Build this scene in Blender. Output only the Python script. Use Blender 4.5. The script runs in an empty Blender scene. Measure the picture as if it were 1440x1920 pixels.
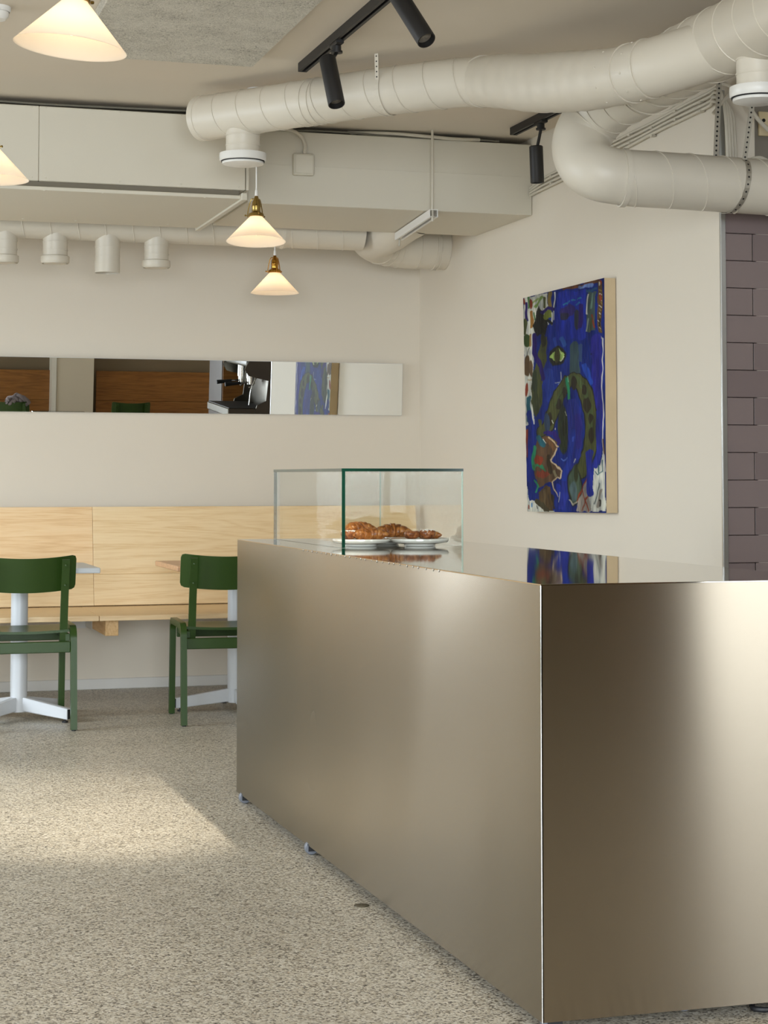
import bpy, bmesh, math, random, json
import numpy as np
from mathutils import Vector, Matrix
random.seed(7)
PI = math.pi
S = bpy.context.scene
COL = S.collection

# ------------------------------------------------------------------ camera
cd = bpy.data.cameras.new('camera'); cam = bpy.data.objects.new('camera', cd); COL.objects.link(cam)
cd.sensor_fit = 'VERTICAL'; cd.sensor_height = 32.0; cd.lens = 3466.0 / 1920 * 32.0
cd.shift_y = -(960 - 723.3) / 1920
cd.clip_start = 0.05
cam.location = (0, 0, 1.14)
cam.rotation_euler = (PI / 2 + math.radians(2.8385), 0, -math.radians(16.893))
S.camera = cam
# ------------------------------------------------------------------ world, exposure
S.view_settings.view_transform = 'Standard'; S.view_settings.look = 'None'
S.view_settings.gamma = 1; S.view_settings.use_curve_mapping = False
S.view_settings.exposure = 0.09
wd = bpy.data.worlds.new('world'); S.world = wd; wd.use_nodes = True
wb = wd.node_tree.nodes['Background']
sky = wd.node_tree.nodes.new('ShaderNodeTexSky'); sky.sky_type = 'HOSEK_WILKIE'; sky.turbidity = 6
sky.sun_direction = (-0.6, -0.5, 0.6)
wd.node_tree.links.new(sky.outputs[0], wb.inputs[0]); wb.inputs[1].default_value = 0.6

def area(name, loc, size, rot, energy, col):
    l = bpy.data.lights.new(name, 'AREA'); l.shape = 'RECTANGLE'; l.size, l.size_y = size
    l.energy = energy; l.color = col
    l.spread = math.radians(120)
    o = bpy.data.objects.new(name, l); COL.objects.link(o); o.location = loc; o.rotation_euler = rot
    return o
# daylight entering through the two windows of the left wall and the two of the street wall
DAY = (0.86, 0.93, 1.0)
SK = math.radians(32)   # skylight falls into the room slightly downwards
area('window_daylight', (-3.10, 1.6, 1.45), (2.1, 2.6), (0, -PI / 2 + SK, 0), 60, DAY)
area('window_daylight', (-3.10, 7.45, 1.45), (2.1, 2.8), (0, -PI / 2 + SK, 0), 112, (.80, .90, 1))
area('window_daylight', (-.8, -2.30, 1.45), (4.0, 2.1), (PI / 2 - math.radians(26), 0, 0), 300, DAY)
area('window_daylight', (5.45, -2.33, 1.35), (1.4, 2.3), (PI / 2 - math.radians(10), 0, 0), 42, DAY)
area('window_daylight', (-.63, 10.03, 1.6), (.18, 1.3), (-PI / 2, 0, 0), 9, DAY)  # added light at an invented narrow back-wall window, streaks the steel side

# ------------------------------------------------------------------ materials
def lin(c):
    return tuple(((v / 255) / 12.92 if v / 255 <= .04045 else ((v / 255 + .055) / 1.055) ** 2.4) for v in c)
def mat(name, col, rough=.6, metal=0, bump=0, bscale=60, var=0, vscale=3, **kw):
    m = bpy.data.materials.new(name); m.use_nodes = True
    nt = m.node_tree; b = nt.nodes['Principled BSDF']
    c = lin(col) + (1,)
    b.inputs['Base Color'].default_value = c; b.inputs['Roughness'].default_value = rough
    b.inputs['Metallic'].default_value = metal
    for k, v in kw.items(): b.inputs[k.replace('_', ' ')].default_value = v
    tc = nt.nodes.new('ShaderNodeTexCoord')
    if var:
        n = nt.nodes.new('ShaderNodeTexNoise'); n.inputs['Scale'].default_value = vscale; n.inputs['Detail'].default_value = 5
        mx = nt.nodes.new('ShaderNodeMix'); mx.data_type = 'RGBA'
        mx.inputs[6].default_value = c; mx.inputs[7].default_value = tuple(x * (1 - var) for x in c[:3]) + (1,)
        nt.links.new(tc.outputs['Object'], n.inputs['Vector']); nt.links.new(n.outputs[0], mx.inputs[0])
        nt.links.new(mx.outputs[2], b.inputs['Base Color'])
    if bump:
        n = nt.nodes.new('ShaderNodeTexNoise'); n.inputs['Scale'].default_value = bscale; n.inputs['Detail'].default_value = 4
        bp = nt.nodes.new('ShaderNodeBump'); bp.inputs['Strength'].default_value = bump; bp.inputs['Distance'].default_value = .002
        nt.links.new(tc.outputs['Object'], n.inputs['Vector']); nt.links.new(n.outputs[0], bp.inputs['Height'])
        nt.links.new(bp.outputs[0], b.inputs['Normal'])
    return m
M = {}
M['wall'] = mat('wall_paint', (224, 215, 199), .7, bump=.12, bscale=90, var=.03)
M['ceil'] = mat('ceiling_paint', (222, 211, 194), .8, bump=.15, bscale=60, var=.04)
M['boxing'] = mat('boxing_paint', (214, 208, 192), .55, bump=.15, bscale=25, var=.03)
M['duct'] = mat('duct_paint', (214, 206, 190), .42, bump=.10, bscale=30, var=.05, vscale=6)
M['white'] = mat('white_paint', (235, 233, 228), .4)
M['trimw'] = mat('trim_paint', (216, 214, 208), .55)
M['alu'] = mat('aluminium', (190, 192, 192), .35, 1)
M['galv'] = mat('galvanised_steel', (194, 188, 174), .5, .7, var=.2, vscale=40)
M['black'] = mat('black_metal', (30, 28, 27), .5)
M['hole'] = mat('dark_hole', (26, 24, 22), .8)
M['cable'] = mat('painted_cable', (205, 198, 182), .5)
M['dcable'] = mat('grey_cable', (120, 116, 104), .6)
M['kwall'] = mat('kitchen_wall_shaded', (132, 124, 112), .7, bump=.1, bscale=40, var=.1)  # grey-brown tone carries the shade of the ducts in front
M['green'] = mat('green_lacquer', (44, 68, 22), .34, bump=.05, bscale=40, Specular_IOR_Level=.35)
M['rubber'] = mat('rubber', (24, 24, 26), .6)
M['tablew'] = mat('table_laminate', (196, 200, 202), .4)
M['post'] = mat('light_grey_powder_coat', (206, 208, 210), .35)
M['brass'] = mat('brass', (190, 140, 62), .22, 1)
M['olivebrass'] = mat('aged_brass', (158, 134, 76), .3, 1)
M['plate'] = mat('glazed_ceramic', (232, 230, 222), .12, Coat_Weight=.5)
M['castor'] = mat('castor_grey', (112, 116, 124), .4)
M['tile'] = mat('mauve_glazed_tile', (136, 121, 119), .25, bump=.05, bscale=12, var=.06)
M['tile2'] = mat('mauve_glazed_tile_dark', (127, 112, 111), .25, bump=.05, bscale=12, var=.06)
M['grout'] = mat('grout', (186, 172, 164), .85)
M['canvas'] = mat('canvas_edge', (214, 192, 156), .8, bump=.2, bscale=200, var=.25, vscale=9)
M['darkwood'] = mat('dark', (60, 42, 28), .5)
M['sugar'] = mat('pearl_sugar', (240, 236, 226), .5)
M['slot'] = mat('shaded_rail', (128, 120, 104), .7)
M['paleedge'] = mat('pale_glass_edge', (176, 204, 190), .15)
M['valve'] = mat('valve_enamel', (228, 226, 220), .35)
M['machine'] = mat('machine_steel', (104, 99, 90), .3, 1)
# mirror
M['mirror'] = mat('mirror_silver', (236, 238, 236), .0, 1)

def node_mat(name):
    m = bpy.data.materials.new(name); m.use_nodes = True
    nt = m.node_tree; return m, nt, nt.nodes['Principled BSDF']
def ramp(nt, stops):
    r = nt.nodes.new('ShaderNodeValToRGB'); e = r.color_ramp.elements
    while len(e) < len(stops): e.new(.5)
    for x, (p, c) in zip(e, stops): x.position = p; x.color = lin(c) + (1,)
    return r
def wood(name, a, b, c, rough=.45, seed=0.0, axis=0):
    m, nt, bs = node_mat(name); N = nt.nodes.new; L = nt.links.new
    tc = N('ShaderNodeTexCoord'); mp = N('ShaderNodeMapping'); L(tc.outputs['Object'], mp.inputs[0])
    mp.inputs['Location'].default_value = (seed, seed * 1.7, seed * .6)
    mp.inputs['Scale'].default_value = (.4, 7, 7) if axis == 0 else (7, .4, 7)
    n = N('ShaderNodeTexNoise'); n.inputs['Scale'].default_value = 1.3; n.inputs['Detail'].default_value = 3; n.inputs['Distortion'].default_value = .9
    L(mp.outputs[0], n.inputs['Vector'])
    ml = N('ShaderNodeMath'); ml.operation = 'MULTIPLY'; ml.inputs[1].default_value = 16; L(n.outputs[0], ml.inputs[0])
    fr = N('ShaderNodeMath'); fr.operation = 'PINGPONG'; fr.inputs[1].default_value = 1; L(ml.outputs[0], fr.inputs[0])
    n2 = N('ShaderNodeTexNoise'); n2.inputs['Scale'].default_value = 14; n2.inputs['Detail'].default_value = 8
    mp2 = N('ShaderNodeMapping'); L(tc.outputs['Object'], mp2.inputs[0]); mp2.inputs['Scale'].default_value = (.6, 10, 10) if axis == 0 else (10, .6, 10)
    L(mp2.outputs[0], n2.inputs['Vector'])
    ad = N('ShaderNodeMath'); ad.operation = 'MULTIPLY_ADD'; ad.inputs[1].default_value = .30; L(fr.outputs[0], ad.inputs[0])
    m3 = N('ShaderNodeMath'); m3.operation = 'MULTIPLY'; m3.inputs[1].default_value = .70; L(n2.outputs[0], m3.inputs[0]); L(m3.outputs[0], ad.inputs[2])
    r = ramp(nt, [(.15, a), (.5, b), (.85, c)]); L(ad.outputs[0], r.inputs[0]); L(r.outputs[0], bs.inputs['Base Color'])
    bs.inputs['Roughness'].default_value = rough
    bp = N('ShaderNodeBump'); bp.inputs['Strength'].default_value = .12; bp.inputs['Distance'].default_value = .002; L(n2.outputs[0], bp.inputs['Height']); L(bp.outputs[0], bs.inputs['Normal'])
    return m
M['pine'] = [wood('pale_ash_veneer_%s' % w, (244, 220, 178), (238, 210, 164), (222, 186, 134), .42, s) for w, s in (('a', 0.3), ('b', 2.1), ('c', 4.4))]
M['pinewarm'] = wood('warm_ash_veneer', (246, 218, 176), (240, 206, 158), (222, 180, 128), .42, 7.7)
M['seat'] = wood('bench_seat_ash', (246, 220, 176), (238, 206, 158), (220, 182, 130), .35, 3.3)
M['beam'] = wood('beam_pine', (236, 202, 150), (222, 182, 126), (196, 150, 92), .55, 5.3, 1)
M['tabletop'] = wood('tabletop_beech', (226, 186, 148), (212, 168, 128), (186, 140, 104), .4, 9.1)
M['oak'] = wood('oiled_oak', (160, 112, 58), (142, 94, 42), (112, 70, 28), .4, 6.1)

# terrazzo floor
m, nt, bs = node_mat('terrazzo'); N = nt.nodes.new; L = nt.links.new
tc = N('ShaderNodeTexCoord')
v = N('ShaderNodeTexVoronoi'); v.inputs['Scale'].default_value = 190; L(tc.outputs['Object'], v.inputs['Vector'])
v2 = N('ShaderNodeTexVoronoi'); v2.inputs['Scale'].default_value = 90; L(tc.outputs['Object'], v2.inputs['Vector'])
sx = N('ShaderNodeSeparateColor'); L(v.outputs['Color'], sx.inputs[0])
sx2 = N('ShaderNodeSeparateColor'); L(v2.outputs['Color'], sx2.inputs[0])
r1 = ramp(nt, [(0, (48, 44, 40)), (.17, (80, 73, 66)), (.24, (150, 140, 124)), (.45, (186, 176, 156)), (.75, (206, 198, 180)), (1, (226, 220, 206))]); L(sx.outputs[0], r1.inputs[0])
r2 = ramp(nt, [(0, (96, 86, 74)), (.12, (176, 164, 142)), (.6, (200, 190, 170)), (1, (218, 210, 194))]); L(sx2.outputs[1], r2.inputs[0])
mx = N('ShaderNodeMix'); mx.data_type = 'RGBA'; mx.inputs[0].default_value = .30; L(r1.outputs[0], mx.inputs[6]); L(r2.outputs[0], mx.inputs[7])
nn = N('ShaderNodeTexNoise'); nn.inputs['Scale'].default_value = 1.6; nn.inputs['Detail'].default_value = 4; L(tc.outputs['Object'], nn.inputs['Vector'])
rr = ramp(nt, [(.35, (236, 236, 236)), (.65, (255, 255, 255))]); L(nn.outputs[0], rr.inputs[0])
mm = N('ShaderNodeMix'); mm.data_type = 'RGBA'; mm.blend_type = 'MULTIPLY'; mm.inputs[0].default_value = 1; L(mx.outputs[2], mm.inputs[6]); L(rr.outputs[0], mm.inputs[7])
L(mm.outputs[2], bs.inputs['Base Color']); bs.inputs['Roughness'].default_value = .42
bp = N('ShaderNodeBump'); bp.inputs['Strength'].default_value = .1; bp.inputs['Distance'].default_value = .001; L(sx.outputs[1], bp.inputs['Height']); L(bp.outputs[0], bs.inputs['Normal'])
M['floor'] = m
# mineral-wool ceiling panel
m, nt, bs = node_mat('wood_wool_felt'); N = nt.nodes.new; L = nt.links.new
tc = N('ShaderNodeTexCoord'); n = N('ShaderNodeTexNoise'); n.inputs['Scale'].default_value = 75; n.inputs['Detail'].default_value = 8; n.inputs['Distortion'].default_value = 2.5; L(tc.outputs['Object'], n.inputs['Vector'])
n2 = N('ShaderNodeTexNoise'); n2.inputs['Scale'].default_value = 9; n2.inputs['Detail'].default_value = 3; L(tc.outputs['Object'], n2.inputs['Vector'])
ad = N('ShaderNodeMath'); ad.operation = 'MULTIPLY_ADD'; ad.inputs[1].default_value = .3; L(n2.outputs[0], ad.inputs[0]); L(n.outputs[0], ad.inputs[2])
r = ramp(nt, [(.42, (120, 116, 106)), (.56, (186, 181, 168)), (.66, (206, 201, 188)), (.85, (224, 219, 206))]); L(ad.outputs[0], r.inputs[0]); L(r.outputs[0], bs.inputs['Base Color']); bs.inputs['Roughness'].default_value = .95
bp = N('ShaderNodeBump'); bp.inputs['Strength'].default_value = .8; bp.inputs['Distance'].default_value = .004; L(n.outputs[0], bp.inputs['Height']); L(bp.outputs[0], bs.inputs['Normal'])
M['felt'] = m
# brushed stainless steel
def steel(name, rough, aniso, warp, col=(198, 192, 182), axis='Z'):
    m, nt, bs = node_mat(name); N = nt.nodes.new; L = nt.links.new
    bs.inputs['Base Color'].default_value = lin(col) + (1,); bs.inputs['Metallic'].default_value = 1
    bs.inputs['Anisotropic'].default_value = aniso; bs.inputs['Anisotropic Rotation'].default_value = .25
    if aniso:
        tg = N('ShaderNodeTangent'); tg.direction_type = 'RADIAL'; tg.axis = axis; L(tg.outputs[0], bs.inputs['Tangent'])
    tc = N('ShaderNodeTexCoord')
    mp = N('ShaderNodeMapping'); mp.inputs['Scale'].default_value = (2, 2, 340) if axis == 'Z' else (300, 2, 2); L(tc.outputs['Object'], mp.inputs[0])
    n = N('ShaderNodeTexNoise'); n.inputs['Scale'].default_value = 1; n.inputs['Detail'].default_value = 3; L(mp.outputs[0], n.inputs['Vector'])
    cl = N('ShaderNodeTexNoise'); cl.inputs['Scale'].default_value = 2.2; cl.inputs['Detail'].default_value = 4; L(tc.outputs['Object'], cl.inputs['Vector'])
    a = N('ShaderNodeMath'); a.operation = 'MULTIPLY_ADD'; a.inputs[1].default_value = .02; L(n.outputs[0], a.inputs[0])
    a2 = N('ShaderNodeMath'); a2.operation = 'MULTIPLY_ADD'; a2.inputs[1].default_value = .05; a2.inputs[2].default_value = rough - .035; L(cl.outputs[0], a2.inputs[0]); L(a2.outputs[0], a.inputs[2]); a.inputs[1].default_value = 0
    if aniso: L(a.outputs[0], bs.inputs['Roughness'])
    else: bs.inputs['Roughness'].default_value = rough
    if warp:
        mw = N('ShaderNodeMapping'); mw.inputs['Scale'].default_value = (1.9, 1.9, .55); L(tc.outputs['Object'], mw.inputs[0])
        w = N('ShaderNodeTexNoise'); w.inputs['Scale'].default_value = 1.6; w.inputs['Detail'].default_value = 1.2; w.inputs['Distortion'].default_value = .3; L(mw.outputs[0], w.inputs['Vector'])
        bp = N('ShaderNodeBump'); bp.inputs['Strength'].default_value = 1; bp.inputs['Distance'].default_value = warp; L(w.outputs[0], bp.inputs['Height']); L(bp.outputs[0], bs.inputs['Normal'])
    return m
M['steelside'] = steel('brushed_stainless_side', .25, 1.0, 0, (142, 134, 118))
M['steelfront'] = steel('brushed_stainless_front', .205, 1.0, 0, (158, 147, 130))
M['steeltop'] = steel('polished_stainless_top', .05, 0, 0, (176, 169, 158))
M['chrome'] = mat('chrome', (200, 200, 198), .12, 1)
M['steelplain'] = mat('stainless', (168, 160, 148), .25, 1)
# glass pane: clear sheet with Schlick reflection, green on its edges
def glass(name, tint):
    m = bpy.data.materials.new(name); m.use_nodes = True; nt = m.node_tree; nt.nodes.clear(); N = nt.nodes.new; L = nt.links.new
    o = N('ShaderNodeOutputMaterial'); mixs = N('ShaderNodeMixShader'); tr = N('ShaderNodeBsdfTransparent'); gl = N('ShaderNodeBsdfGlossy')
    gl.inputs['Roughness'].default_value = 0.0; tr.inputs[0].default_value = tint
    g = N('ShaderNodeNewGeometry'); d = N('ShaderNodeVectorMath'); d.operation = 'DOT_PRODUCT'; L(g.outputs['Incoming'], d.inputs[0]); L(g.outputs['Normal'], d.inputs[1])
    ab = N('ShaderNodeMath'); ab.operation = 'ABSOLUTE'; L(d.outputs['Value'], ab.inputs[0])
    s1 = N('ShaderNodeMath'); s1.operation = 'SUBTRACT'; s1.inputs[0].default_value = 1; L(ab.outputs[0], s1.inputs[1])
    p = N('ShaderNodeMath'); p.operation = 'POWER'; p.inputs[1].default_value = 5; L(s1.outputs[0], p.inputs[0])
    q = N('ShaderNodeMath'); q.operation = 'MULTIPLY_ADD'; q.inputs[1].default_value = .96; q.inputs[2].default_value = .04; L(p.outputs[0], q.inputs[0])
    L(q.outputs[0], mixs.inputs[0]); L(tr.outputs[0], mixs.inputs[1]); L(gl.outputs[0], mixs.inputs[2]); L(mixs.outputs[0], o.inputs[0])
    return m
M['glass'] = glass('clear_glass', (.985, .996, .990, 1))
M['glassedge'] = mat('green_glass_edge', (6, 50, 38), .12, Coat_Weight=.5)
# opal shade
m, nt, bs = node_mat('opal_glass_shade'); N = nt.nodes.new; L = nt.links.new
nt.nodes.remove(bs); o = nt.nodes['Material Output']
tl = N('ShaderNodeBsdfTranslucent'); df = N('ShaderNodeBsdfDiffuse'); gl = N('ShaderNodeBsdfGlossy'); gl.inputs['Roughness'].default_value = .15
tl.inputs[0].default_value = (1, .87, .72, 1); df.inputs[0].default_value = (.93, .86, .76, 1)
m1 = N('ShaderNodeMixShader'); m1.inputs[0].default_value = .5; L(tl.outputs[0], m1.inputs[1]); L(df.outputs[0], m1.inputs[2])
m2 = N('ShaderNodeMixShader'); m2.inputs[0].default_value = .05; L(m1.outputs[0], m2.inputs[1]); L(gl.outputs[0], m2.inputs[2]); L(m2.outputs[0], o.inputs[0])
M['opal'] = m
m, nt, bs = node_mat('lit_bulb'); bs.inputs['Emission Color'].default_value = (1, .8, .55, 1); bs.inputs['Emission Strength'].default_value = 7; M['bulb'] = m
# croissant crust
def crust(name, a, b, c):
    m, nt, bs = node_mat(name); N = nt.nodes.new; L = nt.links.new
    tc = N('ShaderNodeTexCoord'); n = N('ShaderNodeTexNoise'); n.inputs['Scale'].default_value = 60; n.inputs['Detail'].default_value = 5; n.inputs['Distortion'].default_value = 1; L(tc.outputs['Object'], n.inputs['Vector'])
    r = ramp(nt, [(.35, a), (.52, b), (.72, c)]); L(n.outputs[0], r.inputs[0]); L(r.outputs[0], bs.inputs['Base Color']); bs.inputs['Roughness'].default_value = .38
    bp = N('ShaderNodeBump'); bp.inputs['Strength'].default_value = .5; bp.inputs['Distance'].default_value = .002; L(n.outputs[0], bp.inputs['Height']); L(bp.outputs[0], bs.inputs['Normal'])
    return m
M['crust'] = crust('golden_crust', (100, 54, 20), (158, 94, 40), (200, 140, 76))
M['bun'] = crust('dark_glazed_crust', (96, 50, 26), (148, 86, 46), (196, 132, 78))

# ------------------------------------------------------------------ mesh helpers
def link(name, bm, m, parent=None, smooth=False, kind=None):
    me = bpy.data.meshes.new(name); bmesh.ops.recalc_face_normals(bm, faces=bm.faces[:]); bm.to_mesh(me); bm.free()
    ms = m if isinstance(m, (list, tuple)) else [m]
    for x in ms: me.materials.append(x)
    if smooth:
        me.polygons.foreach_set('use_smooth', [True] * len(me.polygons))
        try: me.set_sharp_from_angle(angle=math.radians(smooth if smooth is not True else 40))
        except Exception: pass
    o = bpy.data.objects.new(name, me); COL.objects.link(o)
    if parent: o.parent = parent
    if kind: o['kind'] = kind
    return o
def empty(name, loc=(0, 0, 0), rz=0):
    o = bpy.data.objects.new(name, None); COL.objects.link(o); o.location = loc; o.rotation_euler = (0, 0, rz); o.empty_display_size = .1
    return o
def tag(o, label, cat, group=None):
    o['label'] = label; o['category'] = cat
    if group: o['group'] = group
    return o
def struct(o, label=None, cat=None):
    o['kind'] = 'structure'
    if label: o['label'] = label
    if cat: o['category'] = cat
    return o
def box(bm, x0, x1, y0, y1, z0, z1, bev=0, seg=1, mtx=None, mi=0):
    vs = [bm.verts.new((x, y, z)) for x in (x0, x1) for y in (y0, y1) for z in (z0, z1)]
    fs = [bm.faces.new([vs[i] for i in q]) for q in ((0, 1, 3, 2), (4, 6, 7, 5), (0, 4, 5, 1), (2, 3, 7, 6), (0, 2, 6, 4), (1, 5, 7, 3))]
    for f in fs: f.material_index = mi
    if bev:
        es = list({e for f in fs for e in f.edges})
        r = bmesh.ops.bevel(bm, geom=es, offset=bev, segments=seg, affect='EDGES', profile=.5)
        vs = list({v for f in r['faces'] for v in f.verts} | {v for v in vs if v.is_valid})
    if mtx is not None: bmesh.ops.transform(bm, matrix=mtx, verts=[v for v in vs if v.is_valid])
    return vs
def B(*a, **k):
    bm = bmesh.new(); box(bm, *a, **k); return bm
def lathe(bm, prof, n=32, ctr=(0, 0, 0), axis=(0, 0, 1), close=False, cap0=False, cap1=False):
    """prof: list of (r, h) along axis"""
    a = Vector(axis).normalized(); t = Vector((1, 0, 0)) if abs(a.x) < .9 else Vector((0, 1, 0)); u = a.cross(t).normalized(); w = a.cross(u)
    c = Vector(ctr); rings = []
    for r, h in prof:
        rings.append([bm.verts.new(c + a * h + (u * math.cos(2 * PI * i / n) + w * math.sin(2 * PI * i / n)) * r) for i in range(n)])
    for k in range(len(rings) - 1):
        for i in range(n): bm.faces.new((rings[k][i], rings[k][(i + 1) % n], rings[k + 1][(i + 1) % n], rings[k + 1][i]))
    if cap0: bm.faces.new(rings[0])
    if cap1: bm.faces.new(rings[-1])
    return bm
def cyl(bm, p0, p1, r, n=16, r1=None):
    p0 = Vector(p0); p1 = Vector(p1); d = p1 - p0
    return lathe(bm, [(r, 0), (r if r1 is None else r1, d.length)], n, p0, d, cap0=True, cap1=True)
def smooth_path(pts, n=8):
    P = [Vector(p) for p in pts]; P = [P[0] * 2 - P[1]] + P + [P[-1] * 2 - P[-2]]; out = []
    for i in range(1, len(P) - 2):
        for k in range(n):
            t = k / n; a, b, c, d = P[i - 1], P[i], P[i + 1], P[i + 2]
            out.append(.5 * ((2 * b) + (c - a) * t + (2 * a - 5 * b + 4 * c - d) * t * t + (3 * b - a - 3 * c + d) * t ** 3))
    out.append(P[-2]); return out
def frames(P):
    fr = []; t0 = (P[1] - P[0]).normalized(); u = t0.cross(Vector((0, 0, 1)))
    if u.length < .1: u = t0.cross(Vector((1, 0, 0)))
    u.normalize()
    for i in range(len(P)):
        t = (P[min(i + 1, len(P) - 1)] - P[max(i - 1, 0)]).normalized()
        u = (u - t * u.dot(t)).normalized(); fr.append((t, u, t.cross(u)))
    return fr
def tube(bm, P, r, n=24, caps=True):
    P = [Vector(p) for p in P]; F = frames(P); rings = []
    for i, (p, (t, u, w)) in enumerate(zip(P, F)):
        rr = r(i / (len(P) - 1)) if callable(r) else r
        rings.append([bm.verts.new(p + (u * math.cos(2 * PI * k / n) + w * math.sin(2 * PI * k / n)) * rr) for k in range(n)])
    for a, b in zip(rings, rings[1:]):
        for k in range(n): bm.faces.new((a[k], a[(k + 1) % n], b[(k + 1) % n], b[k]))
    if caps: bm.faces.new(rings[0]); bm.faces.new(rings[-1])
    return bm
def helix(P, r, pitch, bead=.0022, start=0):
    """a raised spiral seam round a duct that follows P"""
    P = [Vector(p) for p in P]; F = frames(P); L = [0]
    for a, b in zip(P, P[1:]): L.append(L[-1] + (b - a).length)
    out = []; s = start; j = 0; N = 36; ds = pitch / N; a = 0
    while s < L[-1]:
        while L[j + 1] < s: j += 1
        f = (s - L[j]) / (L[j + 1] - L[j]); p = P[j].lerp(P[j + 1], f)
        u = F[j][1].lerp(F[j + 1][1], f).normalized(); w = F[j][2].lerp(F[j + 1][2], f).normalized()
        rr = r(s / L[-1]) if callable(r) else r
        out.append(p + (u * math.cos(a) + w * math.sin(a)) * (rr + bead * .2)); a += 2 * PI / N; s += ds
    bm = bmesh.new(); tube(bm, out, bead, 5, False); return bm
def ringband(bm, p, d, r, w=.012, h=.004, n=32):
    lathe(bm, [(r - .002, -w), (r + h, -w), (r + h, w), (r - .002, w)], n, p, d)
def screw(bm, p, d, r=.004):
    lathe(bm, [(r, -.001), (r, .0015), (r * .6, .0025)], 8, p, d, cap0=True, cap1=True)
WX, WY, ZC = 3.265, 10.047, 2.78
XL, YR, XK = -3.2, -2.4, 6.3
# ================================================================== room shell
struct(link('floor', B(XL - .2, XK + .1, YR - .2, WY + .2, -.1, 0), M['floor']))
struct(link('ceiling', B(XL - .2, XK + .1, YR - .2, WY + .2, ZC, ZC + .1), M['ceil']))
bm = bmesh.new()
for q in ((XL - .1, -.75, 0, ZC), (-.51, WX + .15, 0, ZC), (-.75, -.51, 0, .93), (-.75, -.51, 2.27, ZC)): box(bm, q[0], q[1], WY, WY + .12, q[2], q[3])
struct(link('wall_back', bm, M['wall']))
struct(link('wall_right', B(WX, WX + .15, 6.338, WY, 0, ZC), M['wall'], smooth=False))
cw = struct(link('wall_corner', B(WX + .15, XK, 6.351, 6.45, 0, ZC), M['kwall']))
bm = B(WX + .018, 5.4, 6.338, 6.351, .0, 2.17)
link('grout_bed', bm, M['grout'], cw)
# tiles: running bond, ten centimetre courses
tl = {}
def tile_mesh(w):
    k = round(w, 3)
    if k not in tl:
        b = B(0, w, -.0025, 0, 0, .1023, bev=.0012, seg=1); me = bpy.data.meshes.new('tile'); b.to_mesh(me); b.free(); tl[k] = me
    return tl[k]
for r in range(-8, 13):
    z = .816 + .1046 * r
    if z < 0: continue
    xs = [3.285, 3.401, 3.603, 3.805] if r % 2 == 1 else [3.285, 3.502, 3.704]
    ends = xs[1:] + [xs[-1] + .202]
    for x0, x1 in zip(xs, ends):
        me = tile_mesh(x1 - x0 - .0024)
        o = bpy.data.objects.new('tile', me)
        if not me.materials: me.materials.append(M['tile'])
        COL.objects.link(o); o.parent = cw; o.location = (x0, 6.338 + random.uniform(-.0005, .0003), z + .0015)
        o.material_slots[0].link = 'OBJECT'; o.material_slots[0].material = random.choice((M['tile'], M['tile'], M['tile2']))
struct(link('trim_1', B(WX - .004, WX + .018, 6.326, 6.338, 0, 2.62, bev=.002), M['alu']))
# side walls behind and beside the camera, windows towards the street
def wall_with_openings(name, axis, pos, th, lo, hi, ops, m, bev=0):
    """ops: list of (a0, a1, z0, z1)"""
    bm = bmesh.new(); a = lo
    def bx(p, q, z0, z1):
        if q - p < .001 or z1 - z0 < .001: return
        if axis == 'x': box(bm, pos, pos + th, p, q, z0, z1)
        else: box(bm, p, q, pos, pos + th, z0, z1)
    for a0, a1, z0, z1 in ops:
        bx(a, a0, 0, ZC); bx(a0, a1, 0, z0); bx(a0, a1, z1, ZC); a = a1
    bx(a, hi, 0, ZC)
    return struct(link(name, bm, m))
wall_with_openings('wall_left', 'x', XL - .12, .12, YR - .1, WY + .1, [(.3, 2.9, .4, 2.5), (6.05, 8.85, .4, 2.5)], M['wall'])
M['rearwall'] = mat('rear_wall_dimmed', (118, 104, 84), .7)  # colour darkened for the backlit gloom, so the steel reflects less brightness
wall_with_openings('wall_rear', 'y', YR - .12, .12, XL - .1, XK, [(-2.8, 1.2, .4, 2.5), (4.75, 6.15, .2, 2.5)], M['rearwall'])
struct(link('wall_kitchen', B(XK, XK + .1, YR - .1, 6.45, 0, ZC), M['wall']))
wn = 1
for axis, pos, a0, a1, z0, z1 in (('x', XL - .08, .3, 2.9, .4, 2.5), ('x', XL - .08, 6.05, 8.85, .4, 2.5), ('y', YR - .08, -2.8, 1.2, .4, 2.5), ('y', YR - .08, 4.75, 6.15, .2, 2.5)):
    bm = bmesh.new(); t = .05
    mid = (a0 + a1) / 2
    for p, q, s, e in ((a0, a1, z0, z0 + t), (a0, a1, z1 - t, z1), (a0, a0 + t, z0 + t, z1 - t), (a1 - t, a1, z0 + t, z1 - t), (mid - t / 2, mid + t / 2, z0 + t, z1 - t)):
        if axis == 'x': box(bm, pos, pos + .05, p, q, s, e)
        else: box(bm, p, q, pos, pos + .05, s, e)
    o = struct(link('window_%d' % wn, bm, M['white'])); wn += 1
    bm = bmesh.new()
    if axis == 'x': box(bm, pos + .02, pos + .026, a0 + t, a1 - t, z0 + t, z1 - t)
    else: box(bm, a0 + t, a1 - t, pos + .02, pos + .026, z0 + t, z1 - t)
    link('pane', bm, M['glass'], o)
bm = bmesh.new()
for q in ((-.75, -.51, .93, .96), (-.75, -.51, 2.24, 2.27), (-.75, -.735, .96, 2.24), (-.525, -.51, .96, 2.24)): box(bm, q[0], q[1], WY + .02, WY + .07, q[2], q[3])
o = struct(link('window_5', bm, M['white'])); link('pane', B(-.735, -.525, WY + .04, WY + .046, .96, 2.24), M['glass'], o)  # invented narrow window out of view, added for the bright streak in the steel
struct(link('baseboard_back', B(XL, WX, WY - .012, WY, 0, .057, bev=.003), M['trimw']))
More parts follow.
